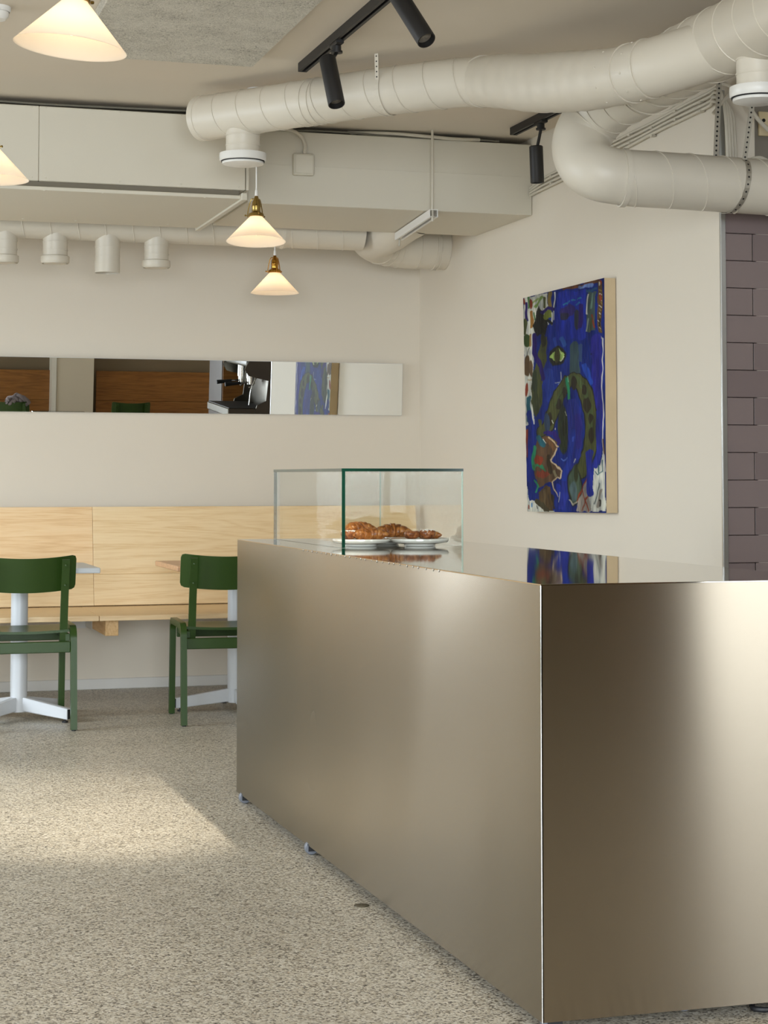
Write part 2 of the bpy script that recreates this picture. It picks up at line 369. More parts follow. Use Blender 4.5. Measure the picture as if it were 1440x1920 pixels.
struct(link('baseboard_right', B(WX - .012, WX, 6.34, WY - .012, 0, .057, bev=.003), M['trimw']))

# ================================================================== boxings under the ceiling
b1 = tag(empty('duct_boxing', (1.0, 8.5, 2.416)), 'long pale boxing panel hung under the ceiling on the left, with a separate bottom board', 'boxing')
def par(o, p):
    o.parent = p; o.matrix_parent_inverse = Matrix.Translation(-p.location); return o
for x0, x1 in ((-3.19, .8745), (.8755, 1.785)):
    bm = B(x0, x1, 8.0, 8.98, 2.416, 2.742, bev=.003)
    for x in (x0 + .03, x0 + .35, x0 + .62, x1 - .03):
        screw(bm, (x, 8.0, 2.735), (0, -1, 0), .003); screw(bm, (x, 8.0, 2.43), (0, -1, 0), .004)
    par(link('front_panel', bm, M['boxing']), b1)
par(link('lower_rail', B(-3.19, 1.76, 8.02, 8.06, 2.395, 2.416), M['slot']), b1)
par(link('spacer', B(-3.19, 1.72, 8.10, 8.90, 2.392, 2.416), M['boxing']), b1)
bm = B(-3.19, 1.76, 7.985, 8.985, 2.374, 2.390, bev=.002)
for x in (.9, 1.15, 1.6):
    for y in (7.99, 8.9): screw(bm, (x, y, 2.374), (0, 0, -1), .006)
par(link('bottom_board', bm, M['boxing']), b1)
par(link('end_strip', B(1.76, 1.785, 7.96, 9.03, 2.366, 2.398, bev=.002), M['boxing']), b1)
par(link('corner_post', B(1.788, 1.80, 8.0, 8.3, 2.416, 2.748), M['boxing']), b1)
b2 = tag(empty('duct_boxing', (2.5, 8.7, 2.404)), 'deep cream boxing under the ceiling that ends at the painting wall', 'boxing')
par(link('boxing_body', B(1.86, WX - .001, 8.286, 9.086, 2.404, 2.748, bev=.003), M['boxing']), b2)
par(link('seam_rail', B(1.80, WX - .001, 8.2835, 8.286, 2.588, 2.5895), M['boxing']), b2)
par(link('return_panel', B(1.80, 1.86, 8.286, 9.086, 2.416, 2.748), M['boxing']), b2)
# cables in the gap above the boxings
def cable(name, pts, r, m, label, group=None, cat='cable'):
    bm = bmesh.new(); tube(bm, smooth_path(pts, 6), r, 8); return tag(link(name, bm, m, smooth=True), label, cat, group)
xs = [-3 + .35 * i for i in range(14)]
cable('cable', [(x, 8.03, 2.754 + .006 + .004 * math.sin(x * 5)) for x in xs], .005, M['dcable'], 'grey cable lying along the top edge of the left boxing', 'cables on the boxings')
cable('cable', [(x, 8.05, 2.762 + .003 * math.sin(x * 4 + 1)) for x in xs], .005, M['rubber'], 'black cable behind the grey one on top of the left boxing')
xs = [1.9 + .15 * i for i in range(9)]
cable('cable', [(x, 8.30, 2.756 + .004 * math.sin(x * 9)) for x in xs], .005, M['dcable'], 'grey cable lying on the top front edge of the right boxing')
cable('cable', [(x, 8.33, 2.762 + .005 * math.sin(x * 7 + 2)) for x in xs], .006, M['rubber'], 'black cable lying further back on top of the right boxing')
cable('cable', [(2.35, 8.33, 2.765), (2.55, 8.29, 2.765), (2.74, 8.265, 2.755), (2.86, 8.27, 2.752), (3.0, 8.3, 2.76)], .008, M['cable'], 'thick pale cable looping over the hanging rod')
# junction box with its cable
jb = tag(empty('junction_box', (2.119, 8.286, 2.59)), 'square pale junction box on the right boxing', 'junction box')
par(link('box_body', B(2.069, 2.169, 8.25, 8.286, 2.54, 2.642, bev=.008, seg=3), M['boxing'], smooth=35), jb)
par(link('box_lid', B(2.076, 2.162, 8.246, 8.25, 2.547, 2.635, bev=.003), M['boxing'], smooth=35), jb)
cable('cable', [(2.125, 8.27, 2.642), (2.125, 8.268, 2.69), (2.09, 8.262, 2.735), (2.0, 8.266, 2.757), (1.85, 8.28, 2.762)], .009, M['cable'], 'pale cable curving up out of the square junction box')
# hanging rod and strut channel
ro = bmesh.new(); cyl(ro, (2.735, 8.22, 2.345), (2.735, 8.22, ZC), .006, 10)
cyl(ro, (2.735, 8.22, 2.362), (2.735, 8.22, 2.368), .013, 6)
rod = tag(link('hanger_rod', ro, M['cable'], smooth=40), 'thin white vertical rod hanging in front of the right boxing', 'rod')
A = Vector((2.735, 8.20, 2.374)); Bq = Vector((2.83, 9.06, 2.374)); d = (Bq - A).normalized(); s = d.cross(Vector((0, 0, 1)))
bm = bmesh.new(); Lr = (Bq - A).length
mt = Matrix.Translation(A) @ Matrix(((s.x, d.x, 0, 0), (s.y, d.y, 0, 0), (s.z, d.z, 1, 0), (0, 0, 0, 1)))
for q in ((-.02, .02, 0, Lr, .022, .025), (-.02, -.0175, 0, Lr, -.012, .022), (.0175, .02, 0, Lr, -.012, .022), (-.0175, -.009, 0, Lr, -.012, -.0095), (.009, .0175, 0, Lr, -.012, -.0095)):
    box(bm, *q, mtx=mt)
ch = tag(link('strut_channel', bm, M['white']), 'white slotted metal channel running under the right boxing', 'channel')
bm = bmesh.new(); cyl(bm, (2.828, 9.04, 2.33), (2.828, 9.04, 2.37), .005, 8); link('bolt', bm, M['galv'], ch)

# ================================================================== round ducts
def screws_on(bm, p, d, r, n=5, off=0):
    d = Vector(d).normalized(); u = d.cross(Vector((0, 0, 1))).normalized(); w = d.cross(u)
    for k in range(n):
        a = 2 * PI * k / n + off; v = u * math.cos(a) + w * math.sin(a); screw(bm, Vector(p) + v * r, v, .004)
def nozzle(parent, x, y, ztop, zbot, r, fl=True, plain=False, vis=True):
    bm = bmesh.new(); lathe(bm, [(r * 1.28, ztop - zbot + .0), (r * 1.12, (ztop - zbot) * .80), (r, (ztop - zbot) * .68), (r, .02)], 32, (x, y, zbot), cap1=False)
    if plain: lathe(bm, [(r * 1.02, .06), (r * 1.02, -.0), (r * .96, 0), (r * .96, .06)], 32, (x, y, zbot))
    for q in (.35, .55): ringband(bm, (x, y, zbot + (ztop - zbot) * q), (0, 0, 1), r, .003, .002)
    screws_on(bm, (x, y, zbot + (ztop - zbot) * .6), (0, 0, 1), r, 5, .6)
    o = par(link('neck', bm, M['duct'], smooth=40), parent)
    if fl:
        f = fl; bm = bmesh.new(); vm = M['valve'] if vis else M['duct']
        lathe(bm, [(r * .96, .06), (r * 1.0, .044), (f, .040), (f * 1.01, .030), (f, .012), (f * .96, .008), (f * .9, .012), (r * .8, .05)], 40, (x, y, zbot))
        par(link('flange', bm, vm, smooth=40), parent)
        bm = bmesh.new(); lathe(bm, [(f * .84, .012), (f * .90, .004), (f * .88, -.004), (f * .60, -.010), (.001, -.012)] if vis else [(f * .8, .012), (f * .8, .004), (.001, .004)], 40, (x, y, zbot))
        lathe(bm, [(f * .84, .012), (.001, .014)], 40, (x, y, zbot)); par(link('valve_disc', bm, vm, smooth=50), parent)
        bm = bmesh.new(); lathe(bm, [(f * .925, .004), (f * .925, .014), (f * .80, .016)], 40, (x, y, zbot)); par(link('gap_ring', bm, M['hole'] if vis else M['duct']), parent)
main = [(1.502, 7.558, 2.64), (1.626, 7.4, 2.64), (1.88, 7.07, 2.64), (2.067, 6.83, 2.64), (2.283, 6.6, 2.64), (2.369, 6.518, 2.635)]
flex = [(2.369, 6.518, 2.635), (2.405, 6.355, 2.605), (2.430, 6.114, 2.55), (2.451, 5.903, 2.512), (2.48, 5.738, 2.486), (2.513, 5.572, 2.468)]
coll = [(2.50, 5.63, 2.474), (2.513, 5.572, 2.468), (2.545, 5.46, 2.466), (2.60, 5.36, 2.475), (2.70, 5.22, 2.50)]
md = tag(empty('ventilation_duct', (1.9, 7.1, 2.64)), 'slim cream spiral duct crossing from the left boxing towards the big duct', 'duct')
RM = .093
P = smooth_path(main, 10); Pm = P
bm = bmesh.new(); tube(bm, P, RM, 40, False); par(link('duct_pipe', bm, M['duct'], smooth=50), md)
d0 = (P[0] - P[1]).normalized()
bm = bmesh.new(); lathe(bm, [(RM, -.02), (RM + .003, -.018), (RM + .003, .008), (RM - .008, .016), (.001, .018)], 40, P[0], d0); par(link('end_cap', bm, M['duct'], smooth=40), md)
par(link('spiral_seam', helix(P, RM, .128, .0026), M['duct'], smooth=60), md)
bm = bmesh.new()
for q in (.38, .40): 
    i = int(q * (len(P) - 1)); ringband(bm, P[i], P[i + 1] - P[i], RM, .003, .003)
par(link('coupling', bm, M['duct'], smooth=40), md)
nozzle(md, 1.640, 7.40, 2.64, 2.432, .070, .096)
P = smooth_path(flex, 10); Pf = P
bm = bmesh.new(); tube(bm, P, lambda t: RM * (1.0 + .13 * math.sin(PI * t) ** .7) + .0012 * math.sin(t * 60), 40, False); par(link('flexible_hose', bm, M['duct'], smooth=60), md)
bm = bmesh.new()
for i in (0,): ringband(bm, P[i], P[i + 1] - P[i], RM + .002, .006, .004)
par(link('clamp', bm, M['duct'], smooth=40), md); bm = bmesh.new()
P = smooth_path(coll, 6); tube(bm, P, RM + .003, 40, False)
for i in (9, 13): ringband(bm, P[i], P[i + 1] - P[i], RM + .003, .004, .004)
screws_on(bm, P[11], P[12] - P[11], RM + .003, 9, .2); screws_on(bm, P[4], P[5] - P[4], RM + .003, 9, .5)
par(link('collar', bm, M['duct'], smooth=40), md)
def strap(pts, w, t, label, side, holes=True, group=None):
    """perforated steel band that follows pts; side = width direction"""
    P = [Vector(p) for p in pts]; out = [P[0]]
    for a, b in zip(P, P[1:]):
        n = max(1, int((b - a).length / .018))
        out += [a.lerp(b, k / n) for k in range(1, n + 1)]
    P = out; sd = Vector(side).normalized(); bm = bmesh.new(); F = []
    R = []
    for i, p in enumerate(P):
        tg = (P[min(i + 1, len(P) - 1)] - P[max(i - 1, 0)]).normalized(); nn = tg.cross(sd).normalized(); F.append((tg, nn))
        R.append([bm.verts.new(p + sd * (w / 2 * a) + nn * (t / 2 * b)) for a, b in ((-1, -1), (1, -1), (1, 1), (-1, 1))])
    for a, b in zip(R, R[1:]):
        for k in range(4): bm.faces.new((a[k], a[(k + 1) % 4], b[(k + 1) % 4], b[k]))
    bm.faces.new(R[0]); bm.faces.new(R[-1])
    o = tag(link('perforated_strap', bm, M['galv' if holes else 'duct']), label, 'strap', group)
    hb = bmesh.new()
    for i in range(0, len(P) - 1):
        if P[i].z < P[0].z - (9 if holes else .08): break
        c = (P[i] + P[i + 1]) / 2; nn = F[i][1]
        cyl(hb, c - nn * (t / 2 + .0006), c + nn * (t / 2 + .0006), w * .19, 8)
    link('hole_row', hb, M['hole'], o, kind='stuff')
    return o
# big duct: comes along the wall, drops and turns right in front of the tiles
bigp = [(2.715, 3.2, 2.52), (2.715, 4.2, 2.52), (2.715, 5.0, 2.52), (2.712, 5.45, 2.52), (2.725, 5.65, 2.52), (2.75, 5.85, 2.518)]
low1 = [(2.742, 5.75, 2.516), (2.754, 5.946, 2.516), (2.741, 6.12, 2.508), (2.712, 6.225, 2.473), (2.678, 6.262, 2.417), (2.656, 6.25, 2.352), (2.656, 6.20, 2.285), (2.688, 6.145, 2.243), (2.775, 6.125, 2.226)]
low2 = [(2.76, 6.127, 2.2265), (2.83, 6.12, 2.225), (3.0, 6.12, 2.223), (3.4, 6.12, 2.216), (4.0, 6.12, 2.21), (6.29, 6.12, 2.2)]
bd = tag(empty('ventilation_duct', (2.715, 5.0, 2.52)), 'wide cream duct at upper right that doubles back in a big elbow under itself', 'duct')
P = smooth_path(bigp, 10)
bm = bmesh.new(); tube(bm, P, lambda t: .116 if t < .75 else .116 - .010 * (t - .75) / .25, 44, False)
par(link('duct_pipe', bm, M['duct'], smooth=50), bd)
par(link('spiral_seam', helix(P, .116, .13, .0024), M['duct'], smooth=60), bd)
P = smooth_path(low1, 8)
bm = bmesh.new(); tube(bm, P, lambda t: .100 + .008 * math.sin(PI * t), 44, False); 
par(link('elbow', bm, M['duct'], smooth=60), bd)
for i in (6, 13, 20, 27):
    bm = bmesh.new(); ringband(bm, P[i], P[i + 1] - P[i], .1005 + .008 * math.sin(PI * i / 64), .0018, .003)
    par(link('elbow_seam', bm, M['duct'], smooth=40), bd)
P = smooth_path(low2, 10); Pl = P
bm = bmesh.new(); tube(bm, P, .1025, 44, False); par(link('lower_pipe', bm, M['duct'], smooth=50), bd)
par(link('spiral_seam', helix(P, .1025, .135, .0026, .02), M['duct'], smooth=60), bd)
bm = bmesh.new(); ringband(bm, P[1], P[2] - P[1], .1025, .010, .0045); par(link('collar', bm, M['duct'], smooth=40), bd)
nozzle(bd, 2.72, 5.03, 2.52, 2.292, .062, .083)
# rear duct along the bench wall, with four short spouts
rd = tag(empty('ventilation_duct', (.9, 9.3, 2.43)), 'round duct with short spouts running low along the bench wall', 'duct')
P = [Vector((x, 9.3, 2.432)) for x in np.linspace(-3.19, 2.70, 40)]
bm = bmesh.new(); tube(bm, P, .10, 36, False); par(link('duct_pipe', bm, M['duct'], smooth=50), rd)
par(link('spiral_seam', helix(P, .10, .137, .0024), M['duct'], smooth=60), rd)
bm = bmesh.new(); ringband(bm, (2.27, 9.3, 2.432), (1, 0, 0), .10, .016, .003); ringband(bm, (2.27, 9.3, 2.432), (1, 0, 0), .102, .003, .004); par(link('coupling', bm, M['duct'], smooth=40), rd)
for x, z, f in ((.852, 2.200, .071), (1.102, 2.205, .071), (1.364, 2.171, 0), (1.613, 2.20, .071)):
    nozzle(rd, x, 9.3, 2.41, z, .062, f, plain=not f, vis=False)
arc = [(3.03 - .23 * math.cos(a), 9.37 + .23 * math.sin(a), 2.41 + .02 * math.cos(a)) for a in np.linspace(0, PI / 2, 12)]
P = [Vector(p) for p in [(2.93, 9.088, 2.52), (2.885, 9.16, 2.492), (2.84, 9.26, 2.452)] + arc[1:] + [(3.1, 9.60, 2.41), (3.18, 9.60, 2.41), (3.264, 9.60, 2.41)]]
bm = bmesh.new(); tube(bm, P, .128, 40, False); par(link('elbow', bm, M['duct'], smooth=60), rd)
for i in (8, 10, 12, 14):
    bm = bmesh.new(); ringband(bm, P[i], P[i + 1] - P[i], .128, .0025, .003, 40); par(link('elbow_seam', bm, M['duct'], smooth=40), rd)
for x in (3.19, 3.215):
    bm = bmesh.new(); ringband(bm, (x, 9.60, 2.41), (1, 0, 0), .129, .004, .005, 40); par(link('collar', bm, M['duct'], smooth=40), rd)
# straps
def wrap(cx, cz, r, ztop, yc, a0=0, a1=PI * 1.0, n=14):
    pts = [(cx, yc - r, ztop), (cx, yc - r, cz)]
    return pts + [(cx, yc - r * math.cos(a), cz - r * math.sin(a)) for a in np.linspace(.01, a1, n)]
i = 31; c = Pm[i]; dd = (Pm[i + 1] - Pm[i]).normalized(); sn = dd.cross(Vector((0, 0, 1))).normalized()
if sn.y > 0: sn = -sn
rr_ = RM + .003
pts = [c + sn * rr_ + Vector((0, 0, .128))] + [c + sn * rr_ * math.cos(a) - Vector((0, 0, 1)) * rr_ * math.sin(a) for a in np.linspace(-.3, PI * .8, 14)]
strap(pts, .016, .0015, 'short pale perforated strap holding up the slim spiral duct', dd, False)
rl = .1055
strap([(3.245, 6.05, ZC), (3.235, 6.02, 2.5), (3.222, 6.12 - rl * .6, 2.22 + rl * .8)] + [(3.215 - .05 * a / 3, 6.12 - rl * math.cos(a), 2.219 - rl * math.sin(a)) for a in np.linspace(-.8, PI, 16)], .02, .0015, 'galvanised perforated strap wrapped round the lower duct at right', (1, 0, 0))
strap([(3.225, 6.26, 2.77), (3.225, 6.26, 2.6), (3.212, 6.2595, 2.40), (3.205, 6.259, 2.25)], .022, .0015, 'dotted perforated strap hanging beside the end of the painting wall', (1, 0, 0))
# cables clipped to the painting wall and dropping at its end
for k in range(4):
    z = 2.622 - .017 * k
    pts = [(3.252, 8.28, 2.535 - .012 * k)] + [(3.252 - .002 * (k % 2), 8.1 - .19 * j, z - .066 * max(0, 1 - j / 9) + .002 * math.sin(j * 1.7 + k)) for j in range(0, 10)] + [(3.25 - .004 * k, 6.33, z + .004)]
    pts += [(3.262 + .012 * k, 6.306, z - .03), (3.275 + .012 * k, 6.30, z - .14), (3.288 + .011 * k, 6.305, 2.18)]
    cable('cable', pts, .0065, M['cable'], '%s cable of the four clipped along the top of the painting wall' % ('uppermost', 'second from top', 'third from top', 'lowest')[k], 'cables above the painting wall')
bm = bmesh.new()
for j in range(8):
    y = 8.0 - .22 * j; zz = 2.597 - .07 * max(0, (y - 6.4) / 1.7)
    for k in range(4):
        if (j + k) % 2 == 0: box(bm, 3.242, 3.262, y - .01, y + .01, zz - .017 * k + .014, zz - .017 * k + .022)
tag(link('cable_clips', bm, M['cable'], kind='stuff'), 'small pale clips holding the cable bundle on the painting wall', 'clip')
cable('cable', [(3.24, 6.28, 2.64), (3.30, 6.25, 2.60), (3.40, 6.26, 2.49), (3.50, 6.27, 2.44), (3.8, 6.29, 2.40), (4.3, 6.29, 2.42)], .008, M['cable'], 'single pale cable slanting down across the grey recess')
cable('cable', [(3.22, 6.3, 2.52), (3.29, 6.3, 2.60), (3.40, 6.3, 2.70), (3.6, 6.3, 2.77)], .007, M['cable'], 'single pale cable rising across the grey recess')
for k in range(3):
    cable('cable', [(3.36, 6.325, 2.345 + .008 * k), (3.42, 6.31, 2.365 - .009 * k), (3.5, 6.32, 2.345 + .007 * k), (3.62, 6.31, 2.36), (4.2, 6.32, 2.35 + .01 * k)], .006, M['cable'], '%s of three pale cables bunched behind the lower duct' % ('lowest', 'most wavy', 'highest')[k], 'tangled cables behind the lower duct')
sb = tag(empty('wall_socket', (3.50, 6.351, 2.5)), 'cream wall switch plate high in the grey recess', 'switch')
par(link('plate', B(3.435, 3.53, 6.338, 6.351, 2.455, 2.55, bev=.004, seg=2), mat('cream_plastic', (214, 196, 156), .4), smooth=35), sb)
bm = bmesh.new(); cyl(bm, (3.455, 6.336, 2.515), (3.455, 6.339, 2.515), .007, 10); par(link('socket_hole', bm, M['hole']), sb)

# ================================================================== ceiling fittings
tag(link('acoustic_panel', B(.893, 1.590, 4.6, 7.0, 2.742, ZC, bev=.004), M['felt']), 'large grey felt acoustic panel flat against the ceiling', 'ceiling panel')
sd = tag(empty('smoke_detector', (.57, 6.50, ZC)), 'round white smoke detector on the ceiling at the far left', 'smoke detector')
bm = bmesh.new(); lathe(bm, [(.055, 0), (.055, -.012), (.05, -.018)], 32, (.555, 6.50, ZC)); par(link('base_ring', bm, M['white'], smooth=40), sd)
bm = bmesh.new(); lathe(bm, [(.048, -.018), (.047, -.032), (.036, -.044), (.001, -.046)], 32, (.555, 6.50, ZC)); par(link('cover', bm, M['white'], smooth=40), sd)
def track(name, x, y0, y1, label):
    t = tag(empty(name, (x, y1, ZC)), label, 'lighting track', 'black ceiling light tracks')
    bm = bmesh.new(); h = .034; w = .018
    for q in ((-w, w, y0, y1, ZC - .006, ZC), (-w, -w + .005, y0, y1, ZC - h, ZC - .006), (w - .005, w, y0, y1, ZC - h, ZC - .006), (-w + .005, -.006, y0, y1, ZC - h, ZC - h + .004), (.006, w - .005, y0, y1, ZC - h, ZC - h + .004)):
        box(bm, x + q[0], x + q[1], *q[2:])
    par(link('rail', bm, M['black']), t)
    par(link('end_cap', B(x - w, x + w, y1, y1 + .006, ZC - h - .001, ZC, bev=.001), M['black']), t)
    return t
track('lighting_track', 1.80, 3.2, 7.035, 'long black ceiling track above the slim duct, with two spotlights')
track('lighting_track', 3.085, 5.2, 8.06, 'short-looking black ceiling track emerging behind the flexible duct')
def spot(xt, yt, p0, p1, label, lit=0, col=(1, .92, .78)):
    p0 = Vector(p0); p1 = Vector(p1); d = (p1 - p0).normalized()
    s = tag(empty('spotlight', (xt, yt, ZC)), label, 'spotlight', 'black cylinder spotlights on the tracks')
    z0 = ZC - .034
    par(link('adapter', B(xt - .015, xt + .015, yt - .05, yt + .05, z0 - .012, z0 + .008, bev=.003), M['black']), s)
    bm = bmesh.new(); cyl(bm, (xt, yt, z0 - .012), (xt, yt, z0 - .032), .017, 20); cyl(bm, (xt, yt, z0 - .03), (xt, yt, z0 - .038), .022, 20)
    cyl(bm, (xt, yt, z0 - .036), p0 + d * .03 + (Vector((xt, yt, z0)) - p0).normalized() * .02, .007, 10)
    par(link('swivel_joint', bm, M['black'], smooth=40), s)
    bm = bmesh.new(); Ln = (p1 - p0).length; r = .031
    lathe(bm, [(.001, 0), (r - .004, 0), (r, .004), (r, Ln - .002), (r - .001, Ln), (r - .004, Ln), (r - .005, Ln - .03), (.001, Ln - .034)], 36, p0, d); par(link('lamp_body', bm, M['black'], smooth=40), s)
    bm = bmesh.new(); lathe(bm, [(r - .006, Ln - .02), (.001, Ln - .014)], 24, p0, d)
    par(link('lens', bm, M['bulb'] if lit else mat('frosted_lens', (120, 112, 100), .3), smooth=40), s)
    if lit:
        l = bpy.data.lights.new('spot_beam', 'SPOT'); l.energy = lit; l.spot_size = math.radians(34); l.spot_blend = 1.0; l.shadow_soft_size = .025; l.color = col
        o = bpy.data.objects.new('spot_beam', l); COL.objects.link(o); o.location = p1 + d * .004; o.rotation_euler = d.to_track_quat('-Z', 'Y').to_euler(); o.parent = s; o.matrix_parent_inverse = Matrix.Translation(-s.location)
    return s
spot(1.80, 6.53, (1.757, 6.505, 2.682), (1.771, 6.424, 2.494), 'black cylinder spotlight hanging in front of the slim spiral duct')
spot(1.80, 5.66, (1.758, 5.64, 2.70), (1.811, 5.50, 2.521), 'black cylinder spotlight nearest the camera, at the top edge of the photo')
spot(3.085, 7.72, (3.067, 7.735, 2.637), (3.075, 7.74, 2.469), 'black cylinder spotlight left of the big duct elbow')
tgt = Vector((.82, 6.35, 0)); p0 = Vector((1.78, 4.62, 2.70)); dd = (tgt - p0).normalized()
spot(1.80, 4.62, p0, p0 + dd * .19, 'black cylinder spotlight furthest along the track, aimed at the open floor', 420)

# ================================================================== pendant lamps
def pendant(x, y, zr, brass, label, energy, tilt=None):
    """tilt = (degrees, heading) leans the head about the cord grip"""
    t = tag(empty('pendant_lamp', (x, y, zr)), label, 'pendant lamp', 'opal glass pendant lamps')
    R0, H = .125, .108; mt = Matrix.Identity(4)
    if tilt:
        ax = Vector((math.cos(math.radians(tilt[1])), math.sin(math.radians(tilt[1])), 0)); piv = Matrix.Translation((0, 0, H + .10))
        mt = piv @ Matrix.Rotation(math.radians(tilt[0]), 4, ax) @ piv.inverted()
    def part(name, bm, m, sm=40, head=True):
        if head: bmesh.ops.transform(bm, matrix=mt, verts=bm.verts[:])
        return link(name, bm, m, t, smooth=sm)
    bm = bmesh.new(); lathe(bm, [(R0, 0), (R0 * .985, .001), (R0 - .004, .004), (.030, H - .006), (.026, H), (.026, H + .01)], 64); part('lamp_shade', bm, M['opal'], 30)
    bm = bmesh.new(); lathe(bm, [(.006, H + .088), (.008, H + .086), (.010, H + .074), (.0155, H + .066), (.018, H + .058), (.018, H + .046), (.0195, H + .044), (.0195, H + .040), (.018, H + .038), (.018, H + .020), (.024, H + .014), (.032, H + .010), (.0335, H - .002), (.031, H - .004)], 32, cap0=True)
    part('lamp_holder', bm, brass)
    for k in range(3):
        a = 2 * PI * k / 3 + .55; c, s_ = math.cos(a), math.sin(a)
        bm = bmesh.new(); tube(bm, smooth_path([(c * .009, s_ * .009, H + .076), (c * .021, s_ * .021, H + .074), (c * .030, s_ * .030, H + .050), (c * .036, s_ * .036, H + .020), (c * .038, s_ * .038, H - .002)], 6), .0024, 8)
        cyl(bm, (c * .031, s_ * .031, H + .004), (c * .046, s_ * .046, H + .006), .0018, 8); cyl(bm, (c * .044, s_ * .044, H + .0055), (c * .049, s_ * .049, H + .0065), .004, 8)
        part('shade_clip', bm, brass)
    bm = bmesh.new(); cyl(bm, (0, 0, H + .086), (0, 0, H + .112), .0075, 12, .0055); part('cord_grip', bm, M['white'])
    bm = bmesh.new(); cyl(bm, (0, 0, H + .10), (0, 0, ZC - zr), .003, 8); part('cord', bm, M['white'], 40, False)
    bm = bmesh.new(); lathe(bm, [(.04, ZC - zr), (.04, ZC - zr - .012), (.008, ZC - zr - .022)], 24); part('ceiling_rose', bm, M['white'], 40, False)
    bm = bmesh.new(); bmesh.ops.create_uvsphere(bm, u_segments=20, v_segments=12, radius=.024, matrix=Matrix.Translation((0, 0, .052))); part('bulb', bm, M['bulb'], True)
    l = bpy.data.lights.new('bulb_light', 'POINT'); l.energy = energy; l.color = (1, .74, .46); l.shadow_soft_size = .026
    o = bpy.data.objects.new('bulb_light', l); COL.objects.link(o); o.location = mt @ Vector((0, 0, .050)); o.parent = t
    return t
PE = 4.8
pendant(.532, 4.064, 2.087, M['olivebrass'], 'largest-looking opal glass pendant lamp, cut by the top left of the photo', PE, (6, 75))
pendant(.500, 6.00, 2.093, M['olivebrass'], 'opal glass pendant lamp half cut by the left edge, in front of the boxing', PE)
pendant(1.734, 7.56, 2.128, M['olivebrass'], 'opal glass pendant lamp with aged brass fitting under the round ceiling valve', PE, (-5, -17))
pendant(2.218, 9.24, 2.088, M['brass'], 'smallest opal glass pendant lamp with bright brass fitting, nearest the bench wall', PE)

pendant(4.05, -1.65, 1.72, M['brass'], 'added opal glass pendant lamp by the street window, meant to streak the steel front', 14)  # unseen lamp added for an orange streak in the counter front
pendant(-.36, 9.24, 2.09, M['brass'], 'added opal glass pendant lamp far left above the bench, meant to streak the steel side', 8)  # unseen lamp added for a bright streak in the counter side
# ================================================================== steel counter
X0, X1, Y0, Y1, ZB, ZT = 1.420, 2.122, 3.565, 6.472, .03, .92
ct = tag(empty('steel_counter', (1.42, 3.565, 0)), 'long box-shaped counter of brushed stainless steel on small castors', 'counter')
from mathutils import noise as mn
ny, nz = 150, 30
def dent(y, z):
    """the thin sheet is not quite flat: long shallow, mostly upright waves"""
    w = mn.noise(Vector((y * 2.3 + .25 * z, z * .55, 3.1))) * .0030 + mn.noise(Vector((y * 4.0 + .4 * z, z * .5, 8.7))) * .0004
    def sm(q): q = max(0, min(1, q)); return q * q * (3 - 2 * q)
    e = sm((y - Y0) / .35) * sm((Y1 - y) / .35) * (.35 + .65 * sm((z - ZB) / .25)) * sm((ZT - z) / .16)
    return w * max(0, e)
bm = bmesh.new(); g = []
for i in range(ny + 1):
    y = Y0 + (Y1 - Y0) * i / ny
    g.append([bm.verts.new((X0 + dent(y, ZB + (ZT - .003 - ZB) * j / nz), y, ZB + (ZT - .003 - ZB) * j / nz)) for j in range(nz + 1)])
for i in range(ny):
    for j in range(nz): bm.faces.new((g[i][j], g[i][j + 1], g[i + 1][j + 1], g[i + 1][j]))
bk = [bm.verts.new((X0 + .0035, y, z)) for y, z in ((Y0, ZB), (Y0, ZT - .003), (Y1, ZT - .003), (Y1, ZB))]
bm.faces.new((bk[0], bk[3], bk[2], bk[1]))
bm.faces.new([g[0][j] for j in range(nz, -1, -1)] + [bk[0], bk[1]]); bm.faces.new([g[ny][j] for j in range(nz + 1)] + [bk[2], bk[3]])
bm.faces.new([g[i][0] for i in range(ny + 1)] + [bk[3], bk[0]]); bm.faces.new([g[i][nz] for i in range(ny, -1, -1)] + [bk[1], bk[2]])
par(link('side_panel', bm, M['steelside'], smooth=30), ct)
par(link('front_panel', B(X0 + .001, X1, Y0, Y0 + .002, ZB, ZT - .003), M['steelfront']), ct)
par(link('inner_carcass', B(X0 + .004, X1, Y0 + .004, Y1, ZB + .002, ZT - .004), M['steelplain']), ct)
bm = B(X0 - .0005, X1, Y0 - .0005, Y1, ZT - .003, ZT, bev=.0005); par(link('worktop', bm, M['steeltop']), ct)
bm = bmesh.new(); tube(bm, [(X0, Y0, ZB + .0), (X0 - .0003, Y0, .5), (X0, Y0, ZT - .003)], .0018, 8); par(link('corner_weld', bm, M['chrome'], smooth=True), ct)
bm = bmesh.new()
for i in range(26):
    y = 5.52 - .052 * i + random.uniform(-.008, .008); s_ = random.uniform(.0012, .0023)
    bmesh.ops.create_uvsphere(bm, u_segments=8, v_segments=5, radius=1, matrix=Matrix.Translation((X0 - .0005, y, ZT - .0035)) @ Matrix.Diagonal((s_ * .7, s_ * 1.1, s_ * 1.8, 1)))
o = par(link('weld_beads', bm, M['chrome'], smooth=True, kind='stuff'), ct)
